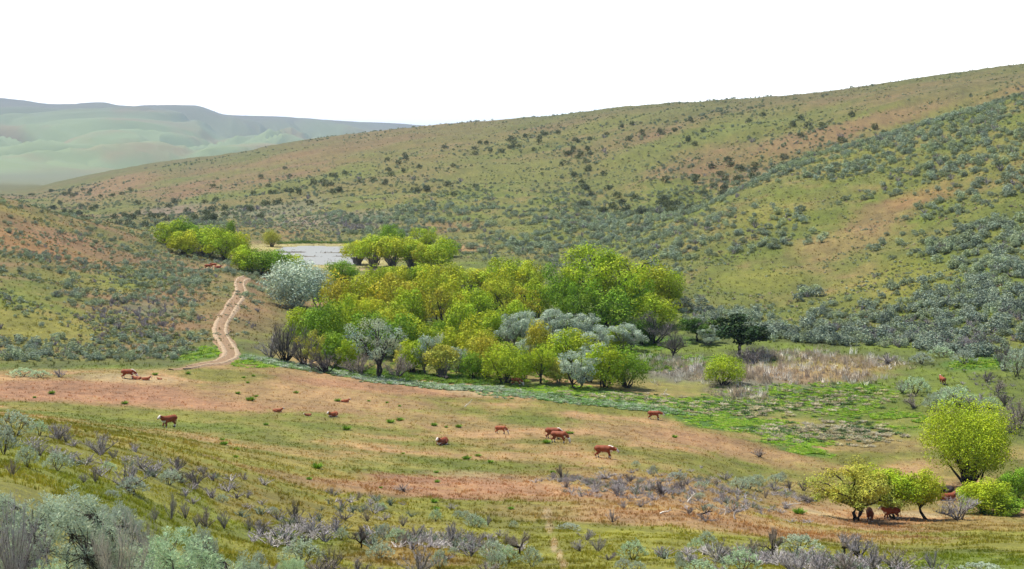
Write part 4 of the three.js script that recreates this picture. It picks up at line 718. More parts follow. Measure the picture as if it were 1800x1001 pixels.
const COVER = [ // where the brush on the hills is thicker (+) or thinner (-)
  [1760, 260, 90, 60, 0.7], [1740, 480, 90, 80, 0.8], [1600, 560, 160, 40, 0.7], [1480, 600, 220, 22, 1.0], [1640, 610, 200, 22, 1.1], [1250, 400, 90, 16, 0.5], [1130, 440, 80, 36, 0.9], [1220, 470, 50, 24, 0.4], [1390, 385, 50, 12, 0.9], [1360, 420, 60, 14, 0.7], [1310, 445, 70, 14, 0.8], [1500, 290, 60, 18, 0.6], [1300, 330, 90, 18, 0.7], [1200, 375, 60, 20, 0.9], [1430, 265, 90, 14, 0.7], [1600, 230, 120, 14, 0.7], [1700, 205, 70, 10, 0.9], [1560, 330, 80, 14, 0.6], [1480, 440, 60, 12, 0.3], [1680, 420, 60, 40, 0.5], [1220, 560, 80, 30, 0.6], [1430, 520, 50, 18, 0.5],
  [1320, 495, 100, 34, -1.2], [1450, 470, 70, 24, -0.7], [1380, 350, 60, 22, -0.5], [1560, 390, 70, 20, -0.6], [1490, 370, 60, 20, -0.6], [1610, 480, 40, 24, -0.3], [1500, 530, 50, 12, -0.2], [1640, 400, 40, 14, -0.4], [1250, 510, 50, 16, 0.1],
  [950, 235, 60, 14, 0.8], [1000, 260, 30, 14, 0.5], [790, 345, 50, 24, 0.5], [720, 370, 60, 18, 0.3], [1020, 350, 60, 34, 0.6], [1060, 400, 70, 30, 0.9], [950, 430, 60, 14, 0.8], [1260, 200, 60, 10, 0.6], [1400, 215, 60, 10, 0.9], [1190, 300, 60, 16, 0.5], [620, 325, 90, 10, 0.3], [680, 290, 40, 8, 0.4], [850, 290, 60, 12, -0.1], [600, 270, 260, 16, -0.7], [900, 225, 200, 8, -0.3], [400, 300, 160, 10, -0.8], [1600, 165, 200, 14, -0.7], [1650, 140, 160, 10, -0.6], [600, 395, 150, 12, 1.0], [450, 385, 120, 16, 0.8], [330, 378, 90, 12, 0.6], [480, 405, 60, 6, 0.6], [480, 340, 100, 12, 0.2],
  [60, 575, 120, 26, -0.9], [40, 500, 90, 16, -0.6], [170, 500, 60, 10, -0.4], [200, 620, 170, 24, 1.1], [60, 630, 90, 16, 0.9], [300, 480, 90, 14, 0.6], [230, 560, 80, 34, 0.8], [300, 590, 50, 20, 0.6], [230, 440, 90, 14, 0.7], [60, 450, 60, 12, 0.1], [400, 455, 50, 12, 0.8], [340, 440, 60, 10, 0.9], [450, 580, 40, 40, -0.2], [380, 540, 20, 40, -0.8], [110, 520, 60, 14, 0.2],
].map(([px, py, w, h, k]) => { const m = hit(px, py), a = hit(px, py + h), b = hit(px, py - h), L = Math.hypot(m[0], m[2]); const rd = Math.min(m[3] * 0.2, Math.max(2, Math.abs(b[3] - a[3]) / 2)), rw = w / FOCAL * m[3]; return { x: m[0], z: m[2], fx: m[0] / L, fz: m[2] / L, rd, rw, k, R: 2 * Math.max(rd, rw) }; });
function thickness(x, z) { let s = 0; for (const P of COVER) { const dx = x - P.x, dz = z - P.z; if (Math.abs(dx) > P.R || Math.abs(dz) > P.R) continue; const a = (dx * P.fx + dz * P.fz) / P.rd, b = (dx * P.fz - dz * P.fx) / P.rw; s += P.k * Math.exp(-(a * a + b * b) * 0.8); } return s; }
const DEADBRUSH = [[220, 560, 110, 36, 1], [300, 580, 60, 28, 0.9], [130, 600, 70, 20, 0.4], [1600, 600, 160, 26, 0.45], [180, 495, 30, 10, 0.8], [450, 570, 40, 40, 0.7], [320, 430, 60, 12, 0.5], [560, 398, 160, 10, 0.7], [460, 388, 120, 12, 0.6], [1560, 612, 200, 10, 0.5], [1740, 600, 60, 20, 0.6], [1300, 630, 220, 12, 0.4]].map(([px, py, w, h, k]) => { const m = hit(px, py), a = hit(px, py + h), b = hit(px, py - h); return { x: m[0], z: m[2], rd: Math.max(3, Math.abs(b[3] - a[3]) / 2), rw: w / FOCAL * m[3], k }; });
const deadShare = (x, z) => { let s = 0.07; for (const P of DEADBRUSH) s = Math.max(s, P.k * Math.exp(-(((x - P.x) / P.rw) ** 2 + ((z - P.z) / P.rd) ** 2))); return s; };
{
  const R = rngOf(909), found = [];
  const grove = [[470, 640], [560, 655], [720, 680], [900, 682], [1130, 690], [1500, 665], [1500, 625], [1200, 610], [1190, 545], [960, 470], [800, 455], [610, 468], [500, 480], [460, 560]].map(([a, b]) => { const h = hit(a, b); return [h[0], h[2]]; });
  const way = [[424, 492], [420, 505], [414, 530], [402, 548], [388, 575], [396, 605], [404, 624], [370, 640]].map(([a, b]) => { const h = hit(a, b); return [h[0], h[2]]; });
  const place = (n, rmin, rmax, dens) => {
    for (let k = 0; k < n; k++) {
      const r = Math.sqrt(rmin * rmin + (rmax * rmax - rmin * rmin) * R()), az = (R() - 0.5) * 0.86, x = r * Math.sin(az), z = -r * Math.cos(az), u = groundU(x, z);
      const leftness = u < 9.4 && x < -14 - 0.16 * Math.max(0, -z - 180);
      if (u < (leftness ? 6.05 : 6.6) || u > 12.3 || (r < 520 && polyDist(pondAt, x, z) < 14)) continue;
      const roll = R(), size = R(), tint = R(), which = R();
      const p = dens(x, z, u, leftness) + thickness(x, z);
      if (roll > sstep(-0.25, 1.15, p)) continue;
      if (polyDist(grove, x, z) < 1) continue;
      if (r < 420 && way.some(([a, b]) => Math.hypot(a - x, b - z) < 6)) continue;
      found.push([x, z, r, u, leftness, size, tint, which]);
    }
  };
  place(15000, 165, 330, (x, z, u, l) => (l ? 0.3 : -0.12) + 1.2 * fbm(x * 0.07, z * 0.06, 3) );
  place(12000, 330, 580, (x, z, u, l) => (l ? 0.34 : u < 9.2 ? 0.12 : 0.06) + 1.0 * fbm(x * 0.03, z * 0.03, 3));
  place(30000, 580, 1350, (x, z, u) => 0.16 + 0.75 * fbm(x * 0.015 + 5, z * 0.015, 4) - (u > 11.4 ? 0.2 : 0));
  const far = [371, 372, 373, 374, 375, 376].map((s) => { const g = domeTree(s, { lobes: 17, leaves: 400, size: 0.125, low: 0.0, stems: 3, ragged: 0.2, hue: 0.06, bare: -34 }); return { g: mergeGeometries([g.trunk, g.crown]), p: g }; }), deadFar = [381, 382].map((s) => { const g = bareShrub(s, { stems: 8, twigs: 60, w: 0.05 }); return { g: mergeGeometries([g.trunk, g.crown]), p: g }; });
  const live = [], dead = [];
  for (const [x, z, r, u, l, size, tint, which] of found) {
    const isDead = which < deadShare(x, z), rear = u > 9.6, big = rear && size > 0.9 && u < 11.3;
    const w = l ? 0.55 + 1.1 * size * size : rear ? 0.9 + 1.3 * size + (big ? 1.6 : 0) : 1.0 + 1.5 * size * size + 0.3, h = w * (0.62 + 0.25 * tint);
    const y = groundY(x, z) - 0.06 * h, turn = tint * 40, item = { a: [x, y, z, w, h, turn], px: w / r, l, rear };
    if (isDead) { const t = 0.75 + 0.4 * tint; item.a.push(0.42 * t, 0.375 * t, 0.375 * t); dead.push(item); }
    else { const t = (big ? 0.42 : 0.62 + 0.55 * tint) * (rear ? 0.85 : 1), k = (which * 7) % 1; item.a.push((0.275 + 0.05 * k) * t, (0.34 + 0.05 * k) * t, (0.205 + 0.05 * (1 - k)) * t * (big ? 0.75 : 1)); live.push(item); }
  }
  // the bushes of the hills that show largest are objects of their own
  const hillSpot = (o) => {
    const [px, py] = toPhoto(o.a[0], o.a[1], o.a[2]);
    if (o.l) return py > 600 ? 'in the dense belt at the foot of the left hill' : py > 500 ? 'midway up the left hill' : 'high on the left hill';
    if (o.rear) return px < 1000 ? 'on the far hillside beyond the pond' : 'in the gully behind the right hillside';
    if (py > 600) return px < 1500 ? 'behind the pale dead stems' : px < 1650 ? 'above the lone cow on the slope' : 'right of the lone cow at the edge';
    if (py > 540) { const tier = py > 580 ? 'lowest' : py > 560 ? 'second lowest' : 'third lowest'; return px < 1400 ? 'above the very dark tree' + (py > 575 ? ', close to it' : ', farther up') : `in the right hillside ${tier} belt` + (px < 1530 ? ', left end' : px < 1660 ? ' above the lone cow' : ' near the edge'); }
    return px < 1300 ? 'on the right hillside beside the grove' : px < 1550 ? 'midway up the right hillside' : px < 1680 ? 'high on the right hillside' : py > 460 ? 'high on the right hillside near the edge' : py > 380 ? 'near the edge two thirds up the right hillside' : 'near the top of the right hillside';
  }, byPx = (a, b) => b.px - a.px;
  live.sort(byPx); dead.sort(byPx);
  const tints = [0, 1, 2, 3].map((k) => leafMat([0.29 - 0.035 * k, 0.35 - 0.04 * k, 0.25 - 0.025 * k], 0.15));
  live.slice(0, 200).forEach((o, i) => { const p = plant('sagebrush', far[i % 6].p, tints[i % 4], BARK.brown, o.a.slice(0, 3), [o.a[3], o.a[4]], o.a[5]); tag(p, `${o.a[3] > 2.2 ? 'big' : 'smaller'} grey green sagebrush ${hillSpot(o)}`, 'bush', `${o.a[3] > 2.2 ? 'big' : 'smaller'} sagebrush ${hillSpot(o)}`); });
  dead.slice(0, 90).forEach((o, i) => { const p = plant('dead_shrub', deadFar[i % 2].p, BARK.deadTwig, BARK.grey, o.a.slice(0, 3), [o.a[3], o.a[4]], o.a[5], ['stem', 'twigs']); tag(p, `grey leafless bush ${hillSpot(o)}`, 'bush', `dead bushes ${hillSpot(o)}`); });
  const plain = leafMat(WHITE, 0.18), plainBark = barkMat(WHITE);
  cover('hillside_sagebrush', 'grey green sagebrush scattered over the hillsides', 'sagebrush', far.map((f) => f.g), plain, live.slice(200).map((o) => o.a));
  cover('hillside_dead_brush', 'grey dead brush scattered over the hillsides', 'brush', deadFar.map((f) => f.g), plainBark, dead.slice(90).map((o) => o.a));
  console.log('bushes', live.length, dead.length);

  { // low growth between the bushes
    const small = [];
    for (let k = 0; k < 95000; k++) {
      const r = 170 * (1150 / 170) ** R(), az = (R() - 0.5) * 0.84, x = r * Math.sin(az), z = -r * Math.cos(az), u = groundU(x, z), t = R(), q = R();
      const l = u < 9.4 && x < -14 - 0.16 * Math.max(0, -z - 180); if (u < (l ? 6.1 : 6.7) || u > 12.2 || (r < 520 && polyDist(pondAt, x, z) < 12) || polyDist(grove, x, z) < 1 || (r < 420 && way.some(([a, b]) => Math.hypot(a - x, b - z) < 5))) continue;
      if (R() > sstep(-0.5, 0.7, fbm(x * 0.04 + 70, z * 0.04, 3) + 0.3 * thickness(x, z))) continue;
      const w = (0.3 + 0.5 * t) * (r > 500 ? 1.5 : 1), c = q < 0.45 ? [0.18, 0.22, 0.08] : q < 0.8 ? [0.28, 0.33, 0.22] : [0.36, 0.30, 0.2], f = 0.7 + 0.6 * R(); small.push([x, groundY(x, z) - 0.03, z, w, w * 0.55, t * 50, c[0] * f, c[1] * f, c[2] * f]);
    }
    cover('hillside_low_growth', 'small weeds and seedling brush between the bushes of the hillsides', 'low growth', [377, 378].map((s) => { const g = domeTree(s, { lobes: 7, leaves: 56, size: 0.34, low: 0, stems: 1, bare: -40 }); return g.crown; }), plain, small); console.log('low growth', small.length);
  }
  // grass
  const grass = [391, 392, 393].map((s) => tussock(s, { blades: 9, len: 0.85, wid: 0.10, lean: 0.55 })), list = [];
  const sow = (n, rmin, rmax, umin, umax, size, tone) => {
    for (let k = 0; k < n; k++) {
      const r = rmin * (rmax / rmin) ** Math.pow(R(), 0.75), az = (R() - 0.5) * 0.82, x = r * Math.sin(az), z = -r * Math.cos(az), u = groundU(x, z), t = R(), v = R(), w = R();
      if (u < umin || u > umax || fbm(x * 0.5, z * 0.5, 2) + 0.35 < t * 0.9) continue;
      const c = groundColor(x, z, r, u), f = tone * (0.82 + 0.36 * v), s = size * (0.5 + t), y = 0.9 + 0.22 * w; list.push([x, groundY(x, z) - 0.02, z, s * 1.2, s * (0.7 + 0.6 * w), t * 90, c[0] * f * y, c[1] * f, c[2] * f * 0.9]);
    }
  };
  sow(110000, 26, 60, 0, 4, 0.12, 1.8); sow(130000, 60, 190, 2.5, 6.2, 0.2, 1.65); sow(70000, 180, 520, 5.6, 9.6, 0.5, 1.4);
  cover('rangeland_grass', 'short olive and straw coloured grass', 'grass', grass, leafMat(WHITE, 0.35), list);
  console.log('grass', list.length);

  // wet meadow, bank herbs, pale dead stems
  const along = (pts, n, spread, f) => { const out = [], P = pts.map(([a, b]) => hit(a, b)); for (let k = 0; k < n; k++) { const t = R() * (P.length - 1), i = Math.min(P.length - 2, Math.floor(t)), q = t - i, x = lerp(P[i][0], P[i + 1][0], q) + (R() + R() - 1) * spread * 1.5, z = lerp(P[i][2], P[i + 1][2], q) + (R() + R() - 1) * spread; out.push(f(x, z)); } return out.filter(Boolean); };
  const within = (boxes, n, f) => { const out = []; for (const [px, py, w, h, share] of boxes) { const m = hit(px, py), rd = Math.abs(hit(px, py - h)[3] - hit(px, py + h)[3]) / 2, rw = w / FOCAL * m[3]; for (let k = 0; k < n * share; k++) { const a = R() * 6.283, q = Math.sqrt(-Math.log(1 - 0.97 * R())) * 0.6, o = f(m[0] + Math.cos(a) * rw * q, m[2] + Math.sin(a) * rd * q); if (o) out.push(o); } } return out; };
  const patchy = (f, k) => (x, z) => (fbm(x * 0.16 + k, z * 0.16, 3) > -0.14 ? f(x, z) : null);
  const clump = (w0, w1, h0, h1, cols) => (x, z) => { const c = cols[(R() * cols.length) | 0], t = 0.75 + 0.5 * R(), s = R(); return [x, groundY(x, z) - 0.02, z, lerp(w0, w1, s), lerp(h0, h1, s * R()), R() * 6.28, c[0] * t, c[1] * t, c[2] * t]; };
  const herbs = [394, 395].map((s) => tussock(s, { blades: 44, len: 0.6, wid: 0.11, lean: 1.3 }));
  cover('bank_herbs', 'pale grey green herbs lining the near edge of the grove', 'herbs', herbs, leafMat(WHITE, 0.25), [...along([[452, 630], [500, 642], [560, 652], [640, 664], [700, 675], [780, 682], [870, 686]], 1500, 3.2, clump(0.5, 1.1, 0.35, 0.8, [[0.34, 0.42, 0.26], [0.42, 0.48, 0.36], [0.18, 0.30, 0.09]])), ...along([[880, 690], [960, 700], [1040, 708], [1120, 716], [1170, 722]], 900, 4, clump(0.5, 1, 0.3, 0.7, [[0.24, 0.36, 0.16], [0.13, 0.26, 0.05], [0.33, 0.40, 0.26]]))]);
  cover('marsh_plants', 'bright green wet meadow plants in the valley bottom', 'marsh plants', herbs, leafMat(WHITE, 0.38), [
    ...within([[1000, 690, 120, 12, 1], [1080, 700, 100, 12, 1], [1200, 714, 120, 14, 1.4], [1290, 745, 110, 14, 1.4], [1390, 770, 70, 18, 1], [1425, 796, 40, 8, 0.5], [1450, 690, 130, 22, 1.3], [1220, 636, 70, 12, 0.8], [1160, 606, 50, 10, 0.4], [450, 640, 40, 8, 0.4], [345, 622, 50, 10, 0.5], [1720, 640, 50, 12, 0.4], [1580, 740, 70, 16, 0.6], [1340, 705, 120, 24, 0.8], [1500, 725, 80, 20, 0.5]], 2600, patchy(clump(0.25, 0.65, 0.12, 0.42, [[0.23, 0.43, 0.018], [0.31, 0.47, 0.022], [0.16, 0.32, 0.03], [0.38, 0.45, 0.09]]), 5)),
    ...within([[800, 668, 90, 8, 0.6], [680, 660, 120, 10, 0.5], [900, 640, 160, 30, 1.2], [760, 600, 160, 60, 1.2], [1000, 600, 140, 50, 1.2], [1140, 640, 60, 16, 0.5]], 700, clump(0.6, 1.4, 0.4, 1.1, [[0.14, 0.26, 0.014], [0.2, 0.3, 0.02], [0.1, 0.2, 0.02]])),
    ...within([[1290, 720, 160, 20, 0.5], [1450, 700, 140, 30, 0.5], [1500, 760, 90, 26, 0.6], [1120, 706, 160, 14, 0.5], [1380, 760, 90, 18, 0.5]], 300, clump(0.7, 1.5, 0.4, 0.7, [[0.07, 0.14, 0.03], [0.4, 0.36, 0.2], [0.42, 0.38, 0.26]])),
    ...along([[500, 428], [560, 427], [640, 427], [700, 426]], 260, 5, clump(1.2, 2.4, 0.7, 1.4, [[0.09, 0.17, 0.03], [0.16, 0.24, 0.05]]))]);
  const twiggy = [404, 405].map((s) => { const g = bareShrub(s, { stems: 9, twigs: 70, w: 0.03, spread: 0.6 }); return mergeGeometries([g.trunk, g.crown]); });
  cover('grey_brush_litter', 'low grey broken brush littering the lower right of the meadow', 'dead brush', twiggy, plainBark, [...within([[1080, 862, 130, 22, 1], [1180, 862, 130, 34, 1.3], [1290, 872, 120, 26, 1], [1000, 845, 50, 14, 0.4], [1380, 870, 60, 14, 0.5], [760, 955, 160, 26, 0.7], [1330, 985, 200, 20, 0.8], [1480, 995, 140, 14, 0.5], [640, 900, 120, 20, 0.3], [1740, 690, 70, 60, 0.5], [340, 850, 180, 50, 0.35], [520, 930, 120, 40, 0.5], [180, 820, 120, 40, 0.2]], 90, clump(0.5, 1.0, 0.25, 0.6, [[0.44, 0.40, 0.40], [0.36, 0.32, 0.31], [0.55, 0.50, 0.46], [0.24, 0.29, 0.2]]))]);
  const sticks = [401, 402, 403].map((s) => { const Q = rngOf(s), B = new Build(); for (let k = 0; k < 14; k++) { const a = Q() * 6.28, o = 0.4 * Math.sqrt(Q()), x = Math.cos(a) * o, z = Math.sin(a) * o, l = 0.5 + 0.5 * Q(); B.twig(V(x, -0.03, z), V(x + (Q() - 0.5) * 0.7, l, z + (Q() - 0.5) * 0.7), 0.055, Q, 0.7 + 0.6 * Q()); } return B.geo(); });
  cover('dead_willow_stems', 'bleached dead willow stems standing in the valley bottom', 'dead stems', sticks, plainBark, within([[1300, 662, 180, 24, 1.4], [1180, 642, 66, 14, 0.7], [1440, 640, 110, 20, 0.8], [1500, 668, 90, 14, 0.4], [1310, 696, 70, 14, 0.5], [1400, 625, 100, 10, 0.6], [1540, 640, 60, 16, 0.4]], 130, clump(0.9, 1.7, 0.6, 2.2, [[0.92, 0.88, 0.78], [0.74, 0.64, 0.48], [0.60, 0.50, 0.36], [0.50, 0.42, 0.33]])));
}
// fallen grey branches
{
  const R = rngOf(606);
  const list = [[1165, 904, 17, 0.5, 'pale fallen branch on the tan grass at the left of the reddish path'], [1202, 862, 16, 2.1, 'pale jagged branch standing up in the grey litter field'], [1212, 884, 20, 1, 'long pale broken branch lying across the grey litter field'], [1232, 906, 22, 0.4, 'dark barked fallen branch below the grey litter field'], [1327, 880, 14, 1.6, 'short upright pale snag right of the sage clump'], [1276, 906, 16, 1.4, 'bleached snag at the lower rim of the grey litter field'], [1292, 914, 14, 1.7, 'second bleached snag at the lower rim of the litter'], [1384, 890, 26, 0.2, 'bleached tangle of branches left of the umbrella tree'], [820, 716, 16, 0.9, 'pale crossed sticks in the meadow right of the calves'], [1168, 695, 12, 1.2, 'pale forked stick in the bright green meadow'], [248, 626, 10, 0.9, 'pale stick leaning out of the brush above the left cows'], [1738, 672, 14, 0.5, 'fallen grey trunk on the slope above the largest willow']];
  for (const [px, py, l, tilt, label] of list) {
    const h = hit(px, py), L = l / FOCAL * h[3], B = new Build(), e = V(Math.cos(tilt) * L, Math.max(0.12, Math.sin(tilt) * L), (R() - 0.5) * L * 0.5), a = V(-Math.cos(tilt) * L * 0.3, 0.02, 0);
    B.tube(bend(a, e, R, 4), 0.06, 0.025, 6, 1); for (let k = 0; k < 4; k++) { const s = a.clone().lerp(e, 0.3 + 0.6 * R()); B.tube(bend(s, s.clone().add(V((R() - 0.5) * L * 0.5, 0.1 + R() * L * 0.3, (R() - 0.5) * L * 0.5)), R, 2), 0.03, 0.01, 4, 1); }
    const m = meshOf(numbered('fallen_branch'), B.geo(), /dark/.test(label) ? BARK.brown : BARK.straw, scene); m.position.set(h[0], h[1], h[2]); tag(m, label, 'branch');
  }
}

// ------------------------------------------------------------------ cattle (nose towards +x, feet on y = 0)
function cowGeometry(pose, coat) {
  const bones = [], seg = (a, b, ra, rb, part) => bones.push([V(...a), V(...b), ra, rb, part]);
  const down = pose === 'lie' ? 0.56 : 0, y = (v) => v - down;
  seg([-0.74, y(1.04), 0], [-0.1, y(0.97), 0], 0.29, 0.34, 'body'); seg([-0.1, y(0.97), 0], [0.5, y(0.98), 0], 0.34, 0.33, 'body'); seg([-0.78, y(1.16), 0], [0.5, y(1.17), 0], 0.15, 0.17, 'body');
  seg([-0.35, y(0.92), 0], [0.35, y(0.9), 0], 0.27, 0.28, 'body'); seg([0.5, y(0.95), 0], [0.66, y(0.86), 0], 0.28, 0.18, 'body'); seg([-0.8, y(1.02), 0.12], [-0.8, y(1.02), -0.12], 0.2, 0.2, 'body');
  let head, nose;
  if (pose === 'graze') { seg([0.52, 1.1, 0], [0.84, 0.9, 0], 0.27, 0.2, 'neck'); seg([0.84, 0.9, 0], [1.08, 0.6, 0], 0.2, 0.15, 'neck'); head = [1.1, 0.56, 0]; nose = [1.24, 0.13, 0]; }
  else if (pose === 'low') { seg([0.52, 1.1, 0], [0.85, 1.05, 0], 0.27, 0.2, 'neck'); seg([0.85, 1.05, 0], [1.12, 0.98, 0], 0.2, 0.15, 'neck'); head = [1.16, 0.97, 0]; nose = [1.46, 0.68, 0]; }
  else { const t = pose === 'lie' ? 0.06 : 0; seg([0.52, y(1.08), 0], [0.82, y(1.22) + t, 0], 0.27, 0.2, 'neck'); seg([0.82, y(1.22) + t, 0], [1.02, y(1.36) + t, 0], 0.2, 0.15, 'neck'); head = [1.05, y(1.4) + t, 0]; nose = [1.38, y(1.2) + t, 0]; }
  const hv = V(...nose).sub(V(...head)), mid = V(...head).addScaledVector(hv, 0.5).toArray(), n = hv.clone().normalize(), top = V(-n.y, n.x, 0);
  seg(head, mid, 0.135, 0.11, 'face'); seg(mid, nose, 0.11, 0.078, 'face');
  const back = V(...head).addScaledVector(n, -0.02).addScaledVector(top, 0.07);
  for (const s of [1, -1]) seg([back.x, back.y, s * 0.1], [back.x - n.x * 0.05, back.y + 0.01, s * 0.25], 0.045, 0.036, 'neck');
  for (const s of [1, -1]) {
    if (pose === 'lie') {
      seg([0.46, 0.36, s * 0.2], [0.74, 0.2, s * 0.24], 0.14, 0.08, 'leg'); seg([0.74, 0.2, s * 0.24], [0.5, 0.07, s * 0.26], 0.07, 0.055, 'shank');
      seg([-0.66, 0.4, s * 0.22], [-0.25, 0.27, s * 0.34], 0.22, 0.15, 'leg'); seg([-0.25, 0.27, s * 0.34], [-0.6, 0.09, s * 0.36], 0.09, 0.06, 'shank'); seg([-0.6, 0.09, s * 0.36], [-0.2, 0.06, s * 0.4], 0.06, 0.055, 'shank');
    } else {
      const f = s > 0 ? 0.1 : -0.05, h = s > 0 ? -0.09 : 0.08;
      seg([0.48, 0.92, s * 0.17], [0.44, 0.66, s * 0.18], 0.17, 0.11, 'leg'); seg([0.44, 0.66, s * 0.18], [0.48 + f, 0.38, s * 0.17], 0.1, 0.066, 'leg'); seg([0.48 + f, 0.38, s * 0.17], [0.46 + f, 0.12, s * 0.17], 0.062, 0.05, 'shank'); seg([0.46 + f, 0.12, s * 0.17], [0.5 + f, 0.05, s * 0.17], 0.055, 0.062, 'hoof');
      seg([-0.72, 0.98, s * 0.15], [-0.54, 0.7, s * 0.2], 0.22, 0.14, 'leg'); seg([-0.54, 0.7, s * 0.2], [-0.82 + h, 0.44, s * 0.17], 0.13, 0.068, 'leg'); seg([-0.82 + h, 0.44, s * 0.17], [-0.76 + h, 0.12, s * 0.17], 0.064, 0.05, 'shank'); seg([-0.76 + h, 0.12, s * 0.17], [-0.72 + h, 0.05, s * 0.17], 0.055, 0.062, 'hoof');
    }
  }
  const N = 84, S = 1.36, C = V(0.2, 0.72, 0), mc = new MarchingCubes(N, new THREE.MeshStandardMaterial(), false, false, 60000), half = N / 2, ab = V(0, 0, 0), ap = V(0, 0, 0), p = V(0, 0, 0);
  const field = (q, tell) => {
    let s = 0, near = 1e9, part = 'body';
    for (const [a, b, ra, rb, name] of bones) {
      ab.subVectors(b, a); ap.subVectors(q, a); const t = clamp(ap.dot(ab) / ab.lengthSq(), 0, 1), d = Math.sqrt((ap.x - ab.x * t) ** 2 + (ap.y - ab.y * t) ** 2 + (ap.z - ab.z * t) ** 2) - lerp(ra, rb, t);
      s += Math.exp(-d * 30); if (d < near) { near = d; part = name; }
    }
    return tell ? part : -Math.log(s + 1e-12) / 30;
  };
  for (let k = 0; k < N; k++) for (let j = 0; j < N; j++) for (let i = 0; i < N; i++) {
    p.set((i - half) / half * S + C.x, (j - half) / half * S + C.y, (k - half) / half * S + C.z);
    mc.field[i + j * N + k * N * N] = p.y < -0.04 || Math.abs(p.z) > 0.55 ? -1 : -field(p);
  }
  mc.isolation = 0; mc.update();
  const n3v = mc.count, pos = new Float32Array(n3v * 3), nrm = new Float32Array(n3v * 3), color = new Float32Array(n3v * 3);
  const RED = coat === 'dark' ? [0.028, 0.016, 0.012] : coat === 'calf' ? [0.36, 0.090, 0.022] : [0.27, 0.053, 0.009], CREAM = [0.80, 0.73, 0.63], PINK = [0.40, 0.22, 0.17], HOOF = [0.05, 0.04, 0.035];
  for (let k = 0; k < n3v; k++) {
    for (let c = 0; c < 3; c++) { pos[k * 3 + c] = mc.positionArray[k * 3 + c] * S + C.getComponent(c); nrm[k * 3 + c] = mc.normalArray[k * 3 + c]; }
    p.set(pos[k * 3], pos[k * 3 + 1], pos[k * 3 + 2]); const part = field(p, true), w = 0.05 * n3(p.x * 5, p.y * 5, p.z * 5 + 3);
    let c = RED;
    if (coat !== 'dark') {
      if (part === 'face') c = CREAM;
      if (part === 'shank') c = p.y < 0.3 + w * 2 ? CREAM : RED;
      if ((part === 'body' || part === 'neck') && p.y < y(0.71) + w && Math.abs(p.z) < 0.28) c = CREAM;                       // belly
      if (part === 'body' && p.x > 0.6 + w && p.y < y(0.94)) c = CREAM;                                                       // brisket
      if (coat === 'crested' && p.x > 0.36 + w && p.x < 0.98 && Math.abs(p.z) < 0.13 + w && p.y > y(1.1) - (p.x - 0.5) * (pose === 'graze' ? 0.55 : -0.4)) c = CREAM;   // crest of the neck
    }
    if (part === 'hoof') c = HOOF;
    if (part === 'face' && V(...nose).distanceTo(p) < 0.1) c = coat === 'dark' ? HOOF : PINK;
    const t = 0.9 + 0.2 * n3(p.x * 2, p.y * 2, p.z * 2) * 0.6; color.set([c[0] * t, c[1] * t, c[2] * t], k * 3);
  }
  const eye = V(...head).addScaledVector(hv, 0.3).addScaledVector(top, 0.035);
  return { body: geo(pos, null, { nrm, color }), eye, tailY: y(1.2), down };
}
const cowCache = {}, coatMat = new THREE.MeshStandardMaterial({ vertexColors: true, roughness: 0.75 }), eyeMat = new THREE.MeshStandardMaterial({ color: col([0.01, 0.008, 0.006]), roughness: 0.2 }), eyeGeo = new THREE.SphereGeometry(0.022, 10, 8);
const tailGeo = (() => { const R = rngOf(9), B = new Build(); B.tube([V(-0.95, 0, 0), V(-1.04, -0.06, 0), V(-1.07, -0.3, 0.02), V(-1.05, -0.6, 0.03)], 0.04, 0.022, 6, 0.25); B.tube([V(-1.05, -0.58, 0.03), V(-1.06, -0.7, 0.03), V(-1.05, -0.86, 0.03)], 0.035, 0.012, 6, 0.75); return B.geo(); })();
const tailMat = new THREE.MeshStandardMaterial({ color: col([0.75, 0.35, 0.2]), vertexColors: true, roughness: 0.9 }), tailDark = new THREE.MeshStandardMaterial({ color: col([0.06, 0.04, 0.03]), vertexColors: true, roughness: 0.9 });
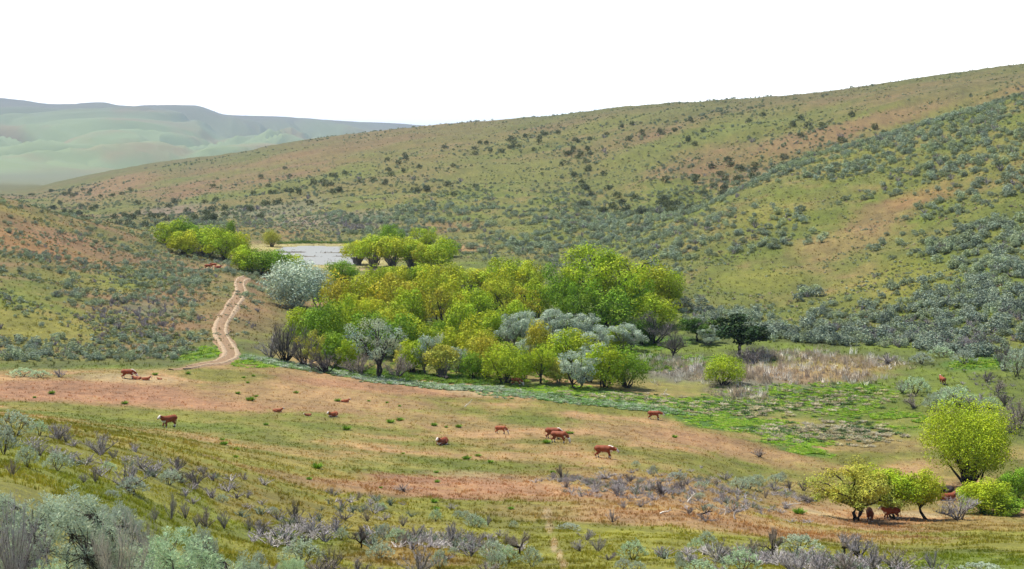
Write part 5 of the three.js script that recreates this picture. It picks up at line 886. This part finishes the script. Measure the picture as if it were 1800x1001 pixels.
// [pose, coat, x, y of the feet, scale, heading (0 = to the right, 90 = away), name, label]
const CATTLE = [
  ['graze', 'crested', 226, 666, 1, 2, 'cow', 'red cow with white crest standing over the calves at the upper left of the meadow'],
  ['lie', 'calf', 240, 668, 0.62, 175, 'calf', 'calf lying right in front of the cow at the upper left'],
  ['lie', 'calf', 256, 669, 0.6, 15, 'calf', 'ginger calf lying right of the standing cow at the upper left'],
  ['lie', 'calf', 280, 668, 0.36, 170, 'calf', 'tiny calf lying alone farthest right of the upper left group'],
  ['stand', 'plain', 296, 753, 1, 232, 'cow', 'white faced cow looking left in the green grass at left'],
  ['lie', 'calf', 488, 725, 0.6, 10, 'calf', 'small calf with white head resting near the pink band, left of the others'],
  ['lie', 'calf', 541, 732, 0.42, 200, 'calf', 'smallest resting calf between two others in mid meadow'],
  ['lie', 'calf', 585, 733, 0.78, 235, 'calf', 'brown and white calf curled up in mid meadow'],
  ['lie', 'calf', 607, 708, 0.56, 20, 'calf', 'pale ginger calf resting beside a green tuft'],
  ['lie', 'plain', 777, 782, 0.95, 245, 'cow', 'red cow lying in the middle of the meadow with its white head raised'],
  ['graze', 'calf', 881, 763, 0.72, -12, 'calf', 'dark brown calf grazing between the lying cow and the pair'],
  ['graze', 'crested', 974, 772, 1, -8, 'cow', 'rear cow of the grazing pair, white along its neck'],
  ['graze', 'plain', 984, 779, 1, -22, 'cow', 'front cow of the grazing pair, head in the grass'],
  ['low', 'crested', 1063, 806, 1.02, -12, 'cow', 'red cow with lowered white head walking right, nearest in the open meadow'],
  ['low', 'plain', 1151, 738, 0.94, -10, 'cow', 'orange red cow with white head at the edge of the bright green meadow'],
  ['graze', 'plain', 909, 678, 0.95, -25, 'cow', 'cow half hidden in the shade of the round lime dome'],
  ['lie', 'dark', 779, 668, 0.9, 180, 'cow', 'dark brown cow resting under the front of the grove'],
  ['stand', 'plain', 1657, 676, 0.95, 95, 'cow', 'lone cow seen from behind on the slope above the largest willow'],
  ['graze', 'plain', 1529, 916, 0.86, 82, 'cow', 'cow seen from behind beside the black stems of the umbrella tree'],
  ['stand', 'plain', 1566, 914, 0.9, 186, 'cow', 'cow sheltering under the yellow green small tree'],
  ['lie', 'plain', 1666, 880, 1.05, 4, 'cow', 'red cow lying behind the grey leafless bush under the largest willow'],
  ['lie', 'dark', 1658, 868, 1.15, 176, 'cow', 'black cow lying behind the red one under the largest willow'],
  ['lie', 'calf', 1768, 886, 1.0, -8, 'cow', 'orange red cow lying between the leafy bushes at the right edge'],
  ['lie', 'dark', 1744, 862, 0.95, 10, 'cow', 'dark cow lying behind the leafy bush at the right edge'],
  ['graze', 'plain', 366, 473, 1, 10, 'cow', 'leftmost of three far cows beside the road top'],
  ['stand', 'calf', 375, 470, 0.9, 185, 'cow', 'middle one of three far cows beside the road top'],
  ['lie', 'plain', 383, 472, 1, 0, 'cow', 'rightmost of three far cows beside the road top'],
];
for (const [pose, coat, px, py, size, heading, name, label] of CATTLE) {
  const key = pose + coat, c = cowCache[key] ??= cowGeometry(pose, coat), h = hit(px, py), g = new THREE.Group(); g.name = numbered(name); scene.add(g);
  g.position.set(h[0], h[1] - 0.02, h[2]); g.rotation.y = heading * Math.PI / 180; g.scale.setScalar(size * 0.84);
  meshOf('body', c.body, coatMat, g); for (const s of [1, -1]) meshOf('eye', eyeGeo, eyeMat, g).position.set(c.eye.x, c.eye.y, s * 0.105);
  const t = meshOf('tail', tailGeo, coat === 'dark' ? tailDark : tailMat, g); t.position.y = c.tailY; if (pose === 'lie') { t.position.x = -0.02; t.scale.y = 0.62; }
  tag(g, label, name);
}

renderer.render(scene, camera);
